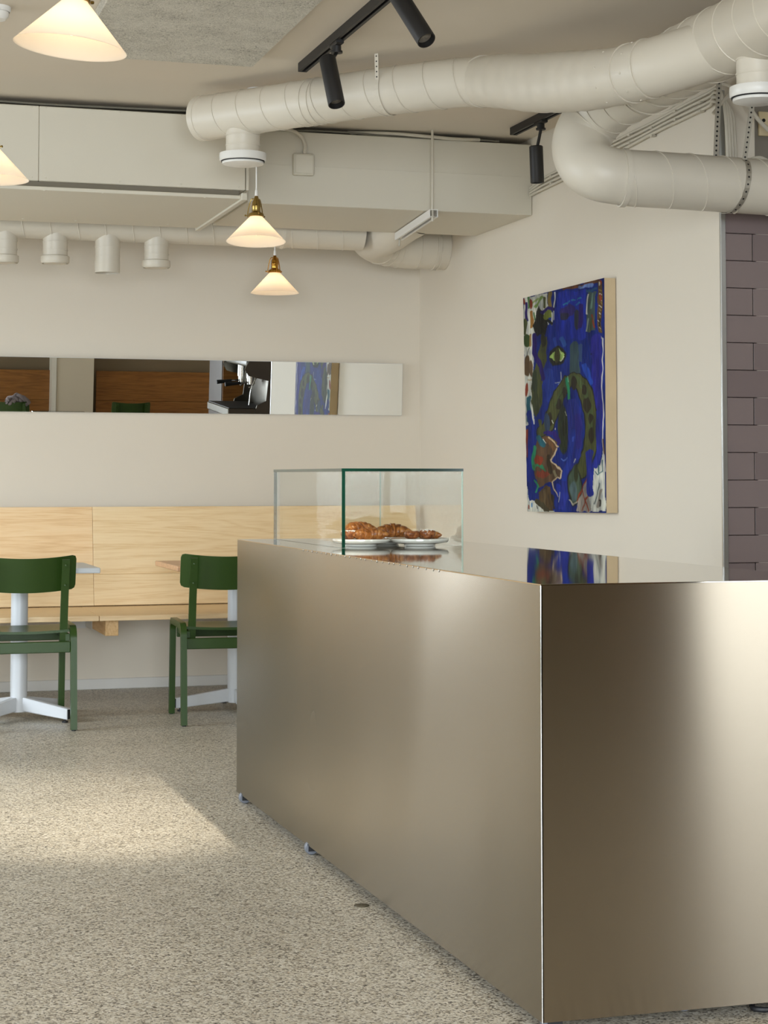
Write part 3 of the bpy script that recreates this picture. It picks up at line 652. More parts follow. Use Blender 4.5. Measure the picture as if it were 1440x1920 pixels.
for x, y in ((1.434, 6.40), (1.434, 5.48), (1.50, 4.55), (1.452, 3.60), (2.08, 6.40), (2.08, 5.0), (1.78, 3.66), (2.08, 3.62)):
    bm = bmesh.new(); lathe(bm, [(.001, -.011), (.019, -.011), (.021, -.008), (.021, .008), (.019, .011), (.001, .011)], 20, (x, y, .021), (0, 1, .0))
    c = par(link('castor', bm, M['castor'], smooth=40), ct)
    bm = bmesh.new(); box(bm, x - .012, x + .02, y - .016, y - .0125, .012, .034); box(bm, x - .012, x + .02, y + .0125, y + .016, .012, .034); box(bm, x - .014, x + .022, y - .016, y + .016, .030, .034)
    k = link('fork', bm, M['rubber']); k.parent = c
cable('cable', [(1.95, 3.66, .012), (1.92, 3.60, .008), (2.0, 3.585, .008), (2.12, 3.60, .009), (2.3, 3.66, .008), (2.5, 3.8, .008)], .006, M['rubber'], 'black cable looping on the floor under the steel counter')

bm = bmesh.new(); lathe(bm, [(.021, 0), (.020, .002), (.001, .0025)], 20, (1.392, 4.79, 0))
tag(link('floor_cap', bm, mat('dull_bronze', (96, 88, 70), .5, .4)), 'small round dull metal cap set in the floor beside the counter', 'floor cap')

# ================================================================== glass display case
gx0, gx1, gy0, gy1, gz0, gz1 = 1.550, 1.950, 5.556, 6.462, .9205, 1.168
gc = tag(empty('display_case', (gx0, gy0, gz0)), 'clear glass pastry case with dark green edges standing on the steel counter', 'display case')
T = .009
def pane(nm, x0, x1, y0, y1, z0, z1, em='glassedge'):
    bm = bmesh.new(); box(bm, x0, x1, y0, y1, z0, z1)
    th = min(x1 - x0, y1 - y0, z1 - z0)
    for f in bm.faces:
        n = f.normal.copy(); f.normal_update(); n = f.normal
        ax = max(range(3), key=lambda i: abs(n[i]))
        f.material_index = 0 if (x1 - x0, y1 - y0, z1 - z0)[ax] == th else 1
    return par(link(nm, bm, [M['glass'], M[em]]), gc)
pane('top_pane', gx0 - .001, gx1 + .001, gy0 - .001, gy1 + .001, gz1 - T, gz1)
pane('left_pane', gx0, gx0 + .011, gy0, gy1, gz0, gz1 - T)
pane('right_pane', gx1 - .004, gx1, gy0 + .004, gy1, gz0, gz1 - T, 'paleedge')
pane('front_pane', gx0 + .011, gx1, gy0, gy0 + .004, gz0, gz1 - T, 'paleedge')
pane('rear_pane', gx0 + .011, gx1 - .004, gy1 - .004, gy1, gz0, gz1 - T, 'paleedge')

# ================================================================== plates and pastries
def plate(x, y, r, label):
    bm = bmesh.new(); s = r / .095
    lathe(bm, [(.001, .003), (.044 * s, .003), (.046 * s, .0), (.050 * s, .0), (.052 * s, .006), (.078 * s, .009), (.090 * s, .012), (.0945 * s, .018), (.094 * s, .0235), (.089 * s, .0245), (.082 * s, .0215), (.001, .0195)], 56, (0, 0, 0))
    o = link('plate', bm, M['plate'], smooth=35); o.location = (x, y, gz0 + .0003); return tag(o, label, 'plate', 'white pastry plates in the glass case')
plate(1.652, 5.690, .094, 'white footed plate at the near left of the glass case')
plate(1.841, 5.667, .094, 'white footed plate at the near right of the glass case')
plate(1.780, 5.868, .094, 'white footed plate at the back of the glass case')
PZ = gz0 + .0215
def croissant(L_, R_, arc, seed, n=64, seg=7):
    rnd = random.Random(seed); bm = bmesh.new(); P = []
    Rb = L_ / (2 * math.sin(arc / 2)) if arc else 1e3
    for i in range(n + 1):
        a = -arc / 2 + arc * i / n; P.append(Vector((Rb * math.sin(a), Rb * (math.cos(a) - math.cos(arc / 2)), 0)))
    F = frames(P); rings = []; K = 22
    for i, (p, (t, u, w)) in enumerate(zip(P, F)):
        s = i / n; env = max(.06, math.sin(PI * s)) ** .62
        q = (s * seg) % 1.0; c = abs(s - .5) * 2
        step = .80 + .20 * (q if s > .5 else 1 - q) ** .6 if True else 1
        r = R_ * env * (step if True else 1)
        ring = []
        for k in range(K):
            a = 2 * PI * k / K; rr = r * (1 + .04 * math.sin(3 * a + s * 9 + seed))
            v = p + (u * math.cos(a) * 1.08 + w * math.sin(a) * .92) * rr
            ring.append(bm.verts.new(v))
        rings.append(ring)
    for a, b in zip(rings, rings[1:]):
        for k in range(K): bm.faces.new((a[k], a[(k + 1) % K], b[(k + 1) % K], b[k]))
    bm.faces.new(rings[0]); bm.faces.new(rings[-1])
    zf = -R_ * .62
    for v in bm.verts:
        if v.co.z < zf: v.co.z = zf + (v.co.z - zf) * .1
    return bm, -(zf - R_ * .03)
def put_croissant(x, y, z, rz, L_, R_, arc, seed, label, tilt=0):
    bm, h = croissant(L_, R_, arc, seed); o = link('croissant', bm, M['crust'], smooth=70)
    o.location = (x, y, z + h); o.rotation_euler = (tilt, 0, rz)
    return tag(o, label, 'croissant', 'golden croissants in the glass case')
def put_bun(x, y, z, rz, s, seed, label, sugar=True):
    """knotted sweet bun: two interlocked bands of dough and pearl sugar"""
    rnd = random.Random(seed); bm = bmesh.new()
    for k in range(3):
        a0 = k * 2 * PI / 3; pts = []
        for i in range(9):
            a = a0 + i * PI * 1.25 / 8; rad = s * (.62 - .42 * abs(i / 8 - .5) * 1.1)
            pts.append((math.cos(a) * rad, math.sin(a) * rad * .85, s * (.34 + .26 * math.sin(PI * i / 8))))
        tube(bm, smooth_path(pts, 4), lambda t: s * (.20 + .13 * math.sin(PI * t)), 14)
    bmesh.ops.create_uvsphere(bm, u_segments=18, v_segments=10, radius=1, matrix=Matrix.Translation((0, 0, s * .34)) @ Matrix.Diagonal((s * .78, s * .70, s * .335, 1)))
    o = link('sweet_bun', bm, M['bun'], smooth=70); o.location = (x, y, z); o.rotation_euler = (0, 0, rz)
    tag(o, label, 'bun', 'knotted buns in the glass case')
    if sugar:
        bm = bmesh.new()
        from mathutils.bvhtree import BVHTree
        tree = BVHTree.FromPolygons([v.co for v in o.data.vertices], [tuple(p.vertices) for p in o.data.polygons])
        for i in range(90):
            a = rnd.uniform(0, 2 * PI); q = s * .80 * math.sqrt(rnd.random())
            hit = tree.ray_cast(Vector((math.cos(a) * q, math.sin(a) * q, .2)), Vector((0, 0, -1)))[0]
            if hit: bmesh.ops.create_icosphere(bm, subdivisions=1, radius=rnd.uniform(.0012, .0023), matrix=Matrix.Translation(hit + Vector((0, 0, .0008))))
        link('pearl_sugar', bm, M['sugar'], o, kind='stuff')
    return o
bm = None
put_croissant(1.672, 5.645, PZ, .05, .118, .026, 1.5, 3, 'golden croissant at the front of the left plate')
put_croissant(1.664, 5.722, PZ + .012, .35, .120, .029, 1.3, 5, 'tallest golden croissant at the rear of the left plate')
put_bun(1.605, 5.672, PZ, .4, .031, 11, 'sugar-dusted bun at the left of the near left plate, by the green glass edge')
put_bun(1.717, 5.735, PZ, 1.0, .029, 12, 'sugar-dusted bun at the right rear of the near left plate')
put_croissant(1.803, 5.835, PZ, -.2, .124, .030, 1.3, 8, 'golden croissant on the back plate')
put_bun(1.745, 5.90, PZ, 2.2, .032, 13, 'sugar-dusted bun on the back plate')
put_bun(1.808, 5.650, PZ, .1, .030, 14, 'plain dark twisted bun on the near right plate', False)
put_bun(1.862, 5.652, PZ, 1.3, .033, 15, 'sugar-dusted bun in the middle of the near right plate')
put_croissant(1.882, 5.700, PZ, -.5, .085, .018, .9, 9, 'small golden croissant behind the buns on the near right plate')

# ================================================================== painting
pa = tag(empty('painting', (3.238, 7.78, 1.49)), 'blue abstract canvas painting with a green eye and arching snake shape', 'painting')
ART = json.loads('''[["p",[208,208,198],[[1,-4],[316,3],[328,147],[152,186],[119,408],[95,483],[118,601],[-13,598]]],["l",[120,150,80],38,[[168,55],[248,18]]],["l",[150,170,100],30,[[130,34],[199,21]]],["e",[140,58,38],[108,36],[25,27]],["e",[140,58,38],[11,18],[15,15]],["l",[40,28,100],34,[[35,30],[41,111]]],["l",[70,120,60],26,[[71,6],[74,58]]],["l",[150,105,50],44,[[113,79],[114,142]]],["l",[90,120,80],20,[[152,86],[146,116]]],["e",[78,82,48],[26,139],[24,38]],["e",[60,80,40],[40,205],[42,30]],["l",[150,120,70],36,[[92,182],[84,229]]],["e",[92,70,48],[34,321],[42,52]],["e",[96,76,56],[93,337],[30,39]],["l",[34,34,30],8,[[69,236],[16,284]]],["l",[180,165,140],24,[[40,390],[91,386]]],["e",[140,58,38],[21,435],[22,31]],["l",[40,95,110],60,[[55,475],[39,578]]],["l",[26,44,136],70,[[41,544],[87,631]]],["p",[78,82,48],[[239,208],[307,197],[297,315],[251,346],[234,499],[151,567],[85,494],[100,390],[154,323],[197,258]]],["p",[34,34,30],[[207,52],[264,94],[319,143],[288,188],[161,186],[129,139],[166,100]]],["l",[40,28,100],60,[[152,186],[137,264],[222,337],[248,397]]],["l",[26,44,136],50,[[385,151],[326,214]]],["e",[48,48,34],[253,216],[37,38]],["e",[52,60,44],[139,409],[38,58]],["e",[56,62,40],[144,505],[49,58]],["l",[125,105,52],60,[[353,10],[351,74]]],["l",[208,208,198],14,[[302,9],[309,60]]],["l",[208,208,198],16,[[420,13],[395,132]]],["l",[78,82,48],40,[[281,24],[275,65]]],["e",[110,120,50],[321,105],[56,21]],["l",[208,208,198],22,[[373,103],[367,147]]],["l",[40,28,100],46,[[254,87],[313,75],[398,87]]],["l",[34,34,30],34,[[310,129],[367,144]]],["l",[98,62,42],44,[[539,5],[726,11],[934,7]]],["l",[108,134,198],42,[[726,16],[855,18]]],["l",[40,80,120],34,[[592,45],[896,36]]],["p",[30,46,150],[[465,14],[802,34],[787,246],[419,221],[405,119]]],["l",[40,110,150],18,[[519,70],[555,67]]],["l",[40,110,150],18,[[564,71],[600,68]]],["l",[40,110,150],18,[[627,64],[663,62]]],["l",[40,110,150],18,[[698,64],[732,61]]],["l",[40,110,150],18,[[680,86],[714,83]]],["e",[48,40,104],[571,106],[99,26]],["e",[44,44,66],[534,126],[46,17]],["e",[48,52,66],[686,154],[43,43]],["l",[40,28,100],60,[[732,96],[720,183]]],["p",[74,90,86],[[820,41],[908,51],[902,120],[890,218],[788,217],[804,138]]],["l",[208,208,198],14,[[823,52],[804,138]]],["l",[150,160,150],12,[[812,157],[793,214]]],["l",[140,58,38],22,[[851,151],[886,205]]],["l",[100,130,120],20,[[861,53],[851,116]]],["l",[78,82,48],30,[[849,167],[840,211]]],["p",[92,68,44],[[921,11],[975,13],[970,236],[924,230]]],["e",[140,58,38],[953,14],[12,11]],["e",[208,208,198],[938,19],[8,9]],["l",[150,130,70],8,[[933,43],[962,55]]],["l",[208,208,198],8,[[938,59],[961,70]]],["l",[150,130,70],8,[[944,74],[961,84]]],["l",[208,208,198],8,[[949,88],[961,98]]],["l",[150,130,70],8,[[954,103],[961,113]]],["l",[208,208,198],8,[[935,117],[960,128]]],["l",[150,130,70],8,[[941,132],[959,142]]],["l",[208,208,198],8,[[947,147],[959,156]]],["l",[150,130,70],8,[[952,161],[959,171]]],["l",[208,208,198],8,[[932,175],[959,186]]],["l",[150,130,70],8,[[938,190],[959,200]]],["l",[208,208,198],8,[[943,205],[957,214]]],["l",[150,130,70],8,[[949,219],[957,229]]],["l",[140,58,38],20,[[945,67],[952,92]]],["l",[34,34,30],16,[[955,172],[950,200]]],["l",[160,160,175],22,[[940,247],[965,258]]],["l",[40,66,160],40,[[401,219],[436,256]]],["l",[44,84,160],50,[[494,219],[538,256]]],["l",[36,60,150],120,[[337,368],[351,486]]],["l",[44,44,150],120,[[898,254],[910,444],[913,634]]],["l",[36,70,170],60,[[758,357],[842,441]]],["l",[58,78,84],130,[[647,269],[642,380]]],["l",[50,70,110],50,[[726,267],[714,338]]],["e",[26,34,90],[849,319],[14,5]],["e",[34,34,30],[439,299],[104,47]],["p",[150,178,96],[[340,300],[379,279],[445,266],[500,279],[531,302],[490,319],[452,328],[387,320]]],["e",[66,64,38],[432,299],[33,35]],["l",[225,225,200],14,[[467,324],[517,311]]],["l",[205,215,150],12,[[464,274],[491,289]]],["l",[208,208,198],10,[[474,375],[481,405]]],["l",[208,208,198],8,[[411,415],[458,414]]],["l",[120,140,190],12,[[448,423],[486,405]]],["l",[34,34,30],175,[[217,634],[287,618],[386,538],[455,470],[559,422],[650,413],[738,442],[797,503],[825,568],[836,648],[824,727],[771,775],[715,822]]],["l",[78,82,48],150,[[217,634],[287,618],[386,538],[455,470],[559,422],[650,413],[738,442],[797,503],[825,568],[836,648],[824,727],[771,775],[715,822]]],["l",[78,92,58],60,[[415,515],[521,446],[650,406],[754,456],[813,536],[835,664]]],["l",[48,44,32],6,[[406,521],[531,443]]],["e",[50,44,32],[631,432],[32,29]],["e",[50,44,32],[521,466],[27,27]],["e",[50,44,32],[444,519],[27,27]],["e",[50,44,32],[791,532],[42,35]],["e",[50,44,32],[754,469],[26,23]],["e",[50,44,32],[835,667],[35,35]],["e",[50,44,32],[326,583],[33,30]],["e",[50,44,32],[828,594],[27,19]],["l",[42,140,100],34,[[551,408],[567,448],[575,501]]],["l",[120,200,170],8,[[560,395],[576,429]]],["p",[38,52,150],[[575,504],[665,499],[717,549],[731,645],[718,758],[617,790],[558,904],[498,996],[423,987],[487,822],[566,691],[497,577]]],["e",[50,58,40],[495,633],[67,109]],["e",[44,48,34],[514,624],[28,40]],["l",[34,60,170],60,[[623,643],[564,756],[504,854]]],["l",[60,90,210],20,[[613,669],[603,691]]],["l",[46,44,140],90,[[680,580],[683,709]]],["e",[50,66,90],[287,602],[38,47]],["l",[78,82,48],40,[[190,579],[216,644]]],["l",[208,208,198],12,[[521,552],[535,569]]],["l",[208,208,198],16,[[356,587],[369,598]]],["e",[208,208,198],[394,628],[9,4]],["l",[140,58,38],30,[[15,619],[14,744]]],["l",[26,44,136],80,[[66,631],[43,854]]],["l",[50,36,120],50,[[265,642],[381,644],[446,689]]],["p",[98,74,54],[[145,667],[314,655],[423,685],[416,722],[337,764],[469,805],[483,825],[400,857],[313,864],[164,885],[112,821],[107,718]]],["l",[40,95,110],70,[[166,657],[234,695]]],["l",[120,84,56],50,[[284,670],[378,722]]],["l",[42,140,100],40,[[118,701],[96,752],[102,800]]],["l",[46,120,84],34,[[103,793],[189,787],[247,811]]],["e",[140,58,38],[170,763],[60,21]],["e",[130,60,44],[217,828],[87,17]],["l",[60,50,36],60,[[299,747],[315,821]]],["l",[140,130,100],40,[[364,821],[401,838]]],["l",[214,184,146],26,[[318,664],[426,705]]],["l",[208,208,198],12,[[235,672],[268,689]]],["l",[220,196,162],20,[[416,715],[377,748],[332,764],[413,794],[477,815],[457,842],[342,861],[370,895],[412,927]]],["l",[42,140,100],26,[[115,854],[164,879],[122,910]]],["l",[30,54,170],50,[[427,881],[426,920]]],["l",[80,110,200],14,[[461,765],[489,776],[536,756]]],["l",[208,208,198],12,[[618,783],[636,770]]],["p",[86,68,46],[[162,910],[223,885],[312,881],[348,938],[346,998],[168,994]]],["l",[54,48,36],30,[[340,921],[366,981]]],["l",[100,84,60],40,[[232,906],[238,983]]],["l",[208,208,198],10,[[440,908],[424,954]]],["p",[208,208,198],[[1,876],[27,945],[119,954],[198,987],[365,996],[344,1008],[-8,1007]]],["l",[60,120,180],24,[[62,965],[61,978]]],["l",[140,58,38],14,[[15,972],[15,989]]],["l",[34,34,30],12,[[138,974],[143,987]]],["l",[70,64,48],70,[[139,954],[267,989]]],["e",[34,34,30],[628,884],[90,88]],["e",[72,88,72],[628,880],[75,83]],["e",[84,104,108],[614,907],[45,45]],["e",[52,56,36],[653,829],[30,38]],["l",[170,165,150],22,[[557,946],[611,962],[666,955]]],["p",[208,208,198],[[857,803],[934,792],[982,730],[993,994],[790,997],[783,921],[853,914]]],["p",[152,142,134],[[646,996],[666,958],[767,860],[825,994]]],["l",[140,58,38],18,[[777,854],[713,896],[657,955]]],["l",[140,58,38],12,[[713,896],[790,991]]],["l",[140,58,38],12,[[796,911],[710,989]]],["l",[34,46,150],84,[[811,742],[810,914]]],["l",[40,50,150],60,[[923,571],[927,744],[883,797]]],["l",[50,90,100],12,[[874,819],[907,837],[959,820]]],["l",[50,90,100],10,[[917,792],[916,835]]],["l",[50,90,100],10,[[956,779],[959,823]]],["l",[90,100,100],14,[[860,965],[924,876]]],["l",[150,140,130],40,[[903,973],[940,905]]],["l",[34,34,30],16,[[922,948],[939,948],[929,976]]],["l",[214,208,210],14,[[974,259],[968,384],[971,509],[975,698],[989,823]]],["l",[100,76,50],12,[[979,691],[986,754]]]]''')
NS, NT = 210, 330
ss, tt = np.meshgrid(np.arange(NS) / (NS - 1) * 1070, np.arange(NT) / (NT - 1) * 3100)
rng = np.random.RandomState(4)
def vn(sx, sy, seed):
    r = np.random.RandomState(seed); g = r.rand(int(3100 / sy) + 3, int(1070 / sx) + 3)
    x = ss / sx; y = tt / sy; xi = x.astype(int); yi = y.astype(int); fx = x - xi; fy = y - yi; fx = fx * fx * (3 - 2 * fx); fy = fy * fy * (3 - 2 * fy)
    return (g[yi, xi] * (1 - fx) + g[yi, xi + 1] * fx) * (1 - fy) + (g[yi + 1, xi] * (1 - fx) + g[yi + 1, xi + 1] * fx) * fy
img = np.zeros((NT, NS, 3)); st1 = vn(55, 330, 1); st2 = vn(90, 300, 2); st3 = vn(10, 90, 3)
k = np.clip(st1 * .6 + st2 * .7 - .25, 0, 1)[..., None]
img[:] = np.array((20, 34, 104)) * (1 - k) + np.array((32, 58, 160)) * k
wx = (vn(40, 120, 5) - .5) * 26; wy = (vn(40, 120, 6) - .5) * 40
X_ = ss + wx; Y_ = tt + wy
for a in ART:
    c = np.array(a[1], float)
    if a[0] == 'p':
        pts = [(p[0] * 1.07, p[1] * 3.1) for p in a[2]]; ins = np.zeros(ss.shape, bool)
        for (xa, ya), (xb, yb) in zip(pts, pts[1:] + pts[:1]):
            cr = ((ya > Y_) != (yb > Y_)) & (X_ < (xb - xa) * (Y_ - ya) / ((yb - ya) if yb != ya else 1e-6) + xa); ins ^= cr
        al = ins.astype(float)
    elif a[0] == 'e':
        (cx, cy), (rx, ry) = a[2], a[3]; q = np.sqrt(((X_ - cx * 1.07) / (rx * 1.07)) ** 2 + ((Y_ - cy * 3.1) / (ry * 3.1)) ** 2); al = np.clip((1.06 - q) * 8, 0, 1)
    else:
        w_ = a[2] / 2; dm = np.full(ss.shape, 1e9); pts = [(p[0] * 1.07, p[1] * 3.1) for p in a[3]]
        if len(pts) == 1: pts = pts * 2
        for (xa, ya), (xb, yb) in zip(pts, pts[1:]):
            dx, dy = xb - xa, yb - ya; t = np.clip(((X_ - xa) * dx + (Y_ - ya) * dy) / (dx * dx + dy * dy + 1e-6), 0, 1)
            dm = np.minimum(dm, np.hypot(X_ - xa - t * dx, Y_ - ya - t * dy))
        al = np.clip((w_ - dm) / 6 + .5, 0, 1)
    al = (al * np.clip(.86 + .3 * st3, 0, 1))[..., None]
    img = img * (1 - al) + c * al * (1 + (st1[..., None] - .5) * .35)
img = np.clip(img * (1 + (st3[..., None] - .5) * .22), 0, 255)
lum = img.mean(2, keepdims=True); img = (lum + (img - lum) * .98) * np.array((.84, .84, .82))
tl_, bl_, tr_, br_ = [Vector(p) for p in ((3.2095, 8.270, 2.000), (3.2095, 8.224, .978), (3.2095, 7.307, 1.998), (3.2095, 7.299, .988))]
vs = []
relief = (st3 - .5) * .0012
for j in range(NT):
    t = j / (NT - 1); A_ = tl_.lerp(bl_, t); B_ = tr_.lerp(br_, t)
    for i in range(NS):
        p = A_.lerp(B_, i / (NS - 1)); vs.append((p.x + relief[j, i], p.y, p.z))
fs = [(j * NS + i, (j + 1) * NS + i, (j + 1) * NS + i + 1, j * NS + i + 1) for j in range(NT - 1) for i in range(NS - 1)]
me = bpy.data.meshes.new('painted_canvas'); me.from_pydata(vs, [], fs); me.update()
ca = me.color_attributes.new('paint', 'FLOAT_COLOR', 'POINT'); q = img / 255; q = np.where(q <= .04045, q / 12.92, ((q + .055) / 1.055) ** 2.4)
ca.data.foreach_set('color', np.concatenate([q, np.ones((NT, NS, 1))], 2).astype('f').ravel())
m, nt, bs = node_mat('oil_paint'); at_ = nt.nodes.new('ShaderNodeVertexColor'); at_.layer_name = 'paint'; nt.links.new(at_.outputs[0], bs.inputs['Base Color']); bs.inputs['Roughness'].default_value = .6; bs.inputs['Specular IOR Level'].default_value = .08
me.materials.append(m); me.polygons.foreach_set('use_smooth', [True] * len(me.polygons))
o = bpy.data.objects.new('painted_canvas', me); COL.objects.link(o); par(o, pa)
# stretcher: canvas wrapped edges, a slightly skewed box behind the face
bm = bmesh.new(); cs = [tl_, tr_, br_, bl_]
f0 = [bm.verts.new(Vector((3.2105, c.y, c.z))) for c in cs]; f1 = [bm.verts.new(Vector((3.262, c.y, c.z))) for c in cs]
bm.faces.new(f0); bm.faces.new(f1)
for i in range(4): bm.faces.new((f0[i], f0[(i + 1) % 4], f1[(i + 1) % 4], f1[i]))
par(link('canvas_edge', bm, M['canvas']), pa)

# ================================================================== bench along the back wall
bn = tag(empty('wall_bench', (.5, 9.6, 0)), 'long pale wooden bench with a tall panelled back along the far wall', 'bench')
def slab(name, P, th, nrm, m):
    pass
tilt = math.atan2(.10, .525)
def back_board(x0, x1, s0, s1, m):
    bm = B(x0, x1, 0, .022, s0, s1, bev=.0015)
    bmesh.ops.rotate(bm, verts=bm.verts[:], cent=(0, 0, 0), matrix=Matrix.Rotation(-tilt, 3, 'X')); bmesh.ops.translate(bm, verts=bm.verts[:], vec=(0, 9.862, .462))
    return par(link('back_board', bm, m), bn)
SL = .53
for i, (x0, x1) in enumerate(((-3.1, -.4415), (-.44, 1.3892), (1.3905, 3.21))):
    back_board(x0, x1, .0, .166, M['pine'][i % 3]); back_board(x0, x1, .1665, SL, M['pinewarm'] if i == 1 else M['pine'][(i + 1) % 3])
for x0, x1 in ((-3.1, -.52), (-.517, 1.322), (1.325, 3.23)):
    par(link('seat_board', B(x0, x1, 9.205, 9.865, .430, .456, bev=.0015), M['seat']), bn)
par(link('back_frame', B(-3.1, 3.19, 9.99, 10.046, .44, .9), M['beam']), bn)
for x in (-2.3, -.46, 1.372, 3.05):
    par(link('support_beam', B(x, x + .066, 9.33, 9.95, .345, .430, bev=.002), M['beam']), bn)
    bm = B(x - .003, x, 9.80, 10.03, .34, .42); 
    for yy in (9.85, 9.92, 9.98): screw(bm, (x - .003, yy, .38), (-1, 0, 0), .005)
    box(bm, x - .10, x, 10.040, 10.045, .33, .43)
    par(link('bracket', bm, M['trimw']), bn)
    for px, pz in ((x - .03, .40), (x - .07, .36)):
        pass

# ================================================================== cafe tables
def table(cx, cy, w, dpt, rot, mtop, label):
    t = tag(empty('cafe_table', (cx, cy, 0)), label, 'table', 'small cafe tables at the bench')
    link('tabletop', B(-w / 2, w / 2, -dpt / 2, dpt / 2, .695, .72, bev=.003, seg=1), mtop, t)
    bm = bmesh.new(); cyl(bm, (0, 0, .035), (0, 0, .69), .040, 32); link('post', bm, M['post'], t, smooth=40)
    link('mounting_plate', B(-.12, .12, -.12, .12, .688, .695), M['post'], t)
    for k in range(4):
        a = rot + k * PI / 2; mt = Matrix.Rotation(a, 4, 'Z'); bm = bmesh.new()
        vs = box(bm, .03, .30, -.016, .016, 0, .05, bev=.003)
        for v in bm.verts:
            s = (v.co.x - .03) / .27; lo = .040 - .025 * s; hi = .105 - .04 * s; v.co.z = lo + (hi - lo) * (v.co.z / .05)
        bmesh.ops.transform(bm, matrix=mt, verts=bm.verts[:]); ft = link('foot', bm, M['post'], t, smooth=30)
        bm = bmesh.new(); box(bm, .299, .303, -.015, .015, .018, .062, bev=.001); cyl(bm, (.275, 0, .0), (.275, 0, .008), .014, 14); cyl(bm, (.275, 0, .006), (.275, 0, .02), .005, 10)
        bmesh.ops.transform(bm, matrix=mt, verts=bm.verts[:]); link('foot_cap', bm, M['rubber'], ft)
    return t
table(.905, 8.925, .68, .58, PI / 4, M['tablew'], 'cafe table with a pale grey-white top behind the left green chair')
table(1.965, 8.99, .70, .60, 0, M['tabletop'], 'cafe table with a beech wood top behind the right green chair')

# ================================================================== green chairs
def strip(bm, pts, wx, th, x):
    """bent ply strip in the YZ plane centred on x: width wx across X, thickness th"""
    P = [Vector((x, p[0], p[1])) for p in pts]; R = []
    for i, p in enumerate(P):
        t = (P[min(i + 1, len(P) - 1)] - P[max(i - 1, 0)]).normalized(); n = Vector((1, 0, 0)).cross(t).normalized()
        R.append([bm.verts.new(p + Vector((a * wx / 2, 0, 0)) + n * (b * th / 2)) for a, b in ((-1, -1), (1, -1), (1, 1), (-1, 1))])
    fs = []
    for a, b in zip(R, R[1:]):
        for k in range(4): bm.faces.new((a[k], a[(k + 1) % 4], b[(k + 1) % 4], b[k]))
    bm.faces.new(R[0]); bm.faces.new(R[-1])
def arcpts(c, r, a0, a1, n=8): return [(c[0] + r * math.cos(a), c[1] + r * math.sin(a)) for a in np.linspace(a0, a1, n)]
def make_chair(label):
    t = tag(empty('chair'), label, 'chair', 'dark green wooden chairs'); W = .45; G = M['green']
    fx = W / 2 - .015
    rear = [(-.235, .004), (-.204, .405)] + arcpts((-.158, .408), .046, PI - .08, PI / 2, 8) + [(0, .455)]
    front = [(.235, .004), (.204, .405)] + arcpts((.158, .408), .046, .08, PI / 2, 8) + [(0, .455)]
    for x in (-fx, fx):
        for pts in (rear, front):
            bm = bmesh.new(); strip(bm, pts, .028, .036 if False else .030, x); lg = link('leg', bm, G, t, smooth=30)
            bm = bmesh.new(); cyl(bm, (x, pts[0][0], 0), (x, pts[0][0], .006), .010, 12); link('glide', bm, M['rubber'], lg)
    # seat: dished ply
    bm = bmesh.new(); nx, ny = 14, 14; top = []
    hw = fx - .016
    for i in range(nx + 1):
        row = []
        for j in range(ny + 1):
            u = i / nx * 2 - 1; v = j / ny; x = u * hw; y = -.185 + .375 * v
            if abs(u) > .9: y = y
            z = .452 - .010 * (1 - u * u) * math.sin(PI * min(1, v * 1.1)) - .018 * max(0, v - .85) ** 1 / .15 * .5 - .010 * (1 - u * u) * (1 - v) * .8
            row.append(bm.verts.new((x, y, z)))
        top.append(row)
    for i in range(nx):
        for j in range(ny): bm.faces.new((top[i][j], top[i + 1][j], top[i + 1][j + 1], top[i][j + 1]))
    r = bmesh.ops.extrude_face_region(bm, geom=bm.faces[:]); bmesh.ops.translate(bm, verts=[v for v in r['geom'] if isinstance(v, bmesh.types.BMVert)], vec=(0, 0, -.012))
    link('seat', bm, G, t, smooth=40)
    # rails under the seat
    link('apron', B(-fx + .014, fx - .014, -.205, -.187, .348, .398, bev=.003), G, t)
    link('front_rail', B(-fx + .014, fx - .014, .155, .173, .375, .425, bev=.003), G, t)
    for x in (-1, 1):
        link('side_rail', B(min(x * (fx - .014), x * (fx - .034)), max(x * (fx - .014), x * (fx - .034)), -.187, .155, .398, .431, bev=.002), G, t)
    # back posts
    for x in (-.168, .168):
        bm = bmesh.new(); P = [(-.168, .395), (-.178, .46), (-.205, .60), (-.243, .755)] + [(-.246, .767)]
        strip(bm, smooth2(P), .034, .016, x); pq = link('back_post', bm, G, t, smooth=30)
        for y, z in ((-.2435, .745), (-.2215, .655)):
            bm = bmesh.new(); screw(bm, (x, y - .0075, z), (0, -1, .2), .006); link('screw', bm, G, pq, smooth=True)
    # curved backrest, in front of the posts
    bm = bmesh.new(); nx, nz = 24, 8; hw = .222; hz = .078
    grid = []
    for i in range(nx + 1):
        u = i / nx * 2 - 1; row = []
        for j in range(nz + 1):
            v = j / nz * 2 - 1; x = u * hw; z = v * hz
            k = max(0, abs(x) - (hw - .018)); m_ = max(0, abs(z) - (hz - .018))
            if abs(x) > hw - .018 and abs(z) > hz - .018:
                L_ = math.hypot(k, m_)
                if L_ > .018: x = math.copysign(hw - .018 + k * .018 / L_, x); z = math.copysign(hz - .018 + m_ * .018 / L_, z)
            curve = -.045 * (1 - (x / hw) ** 2)
            row.append(bm.verts.new((x, -.215 + curve * 1.0 + .028 - .25 * z + .012, .712 + z - .016 * (1 - (x / hw) ** 2))))
        grid.append(row)
    for i in range(nx):
        for j in range(nz): bm.faces.new((grid[i][j], grid[i + 1][j], grid[i + 1][j + 1], grid[i][j + 1]))
    r = bmesh.ops.extrude_face_region(bm, geom=bm.faces[:]); bmesh.ops.translate(bm, verts=[v for v in r['geom'] if isinstance(v, bmesh.types.BMVert)], vec=(0, .010, .0))
    link('backrest', bm, G, t, smooth=40)
    return t
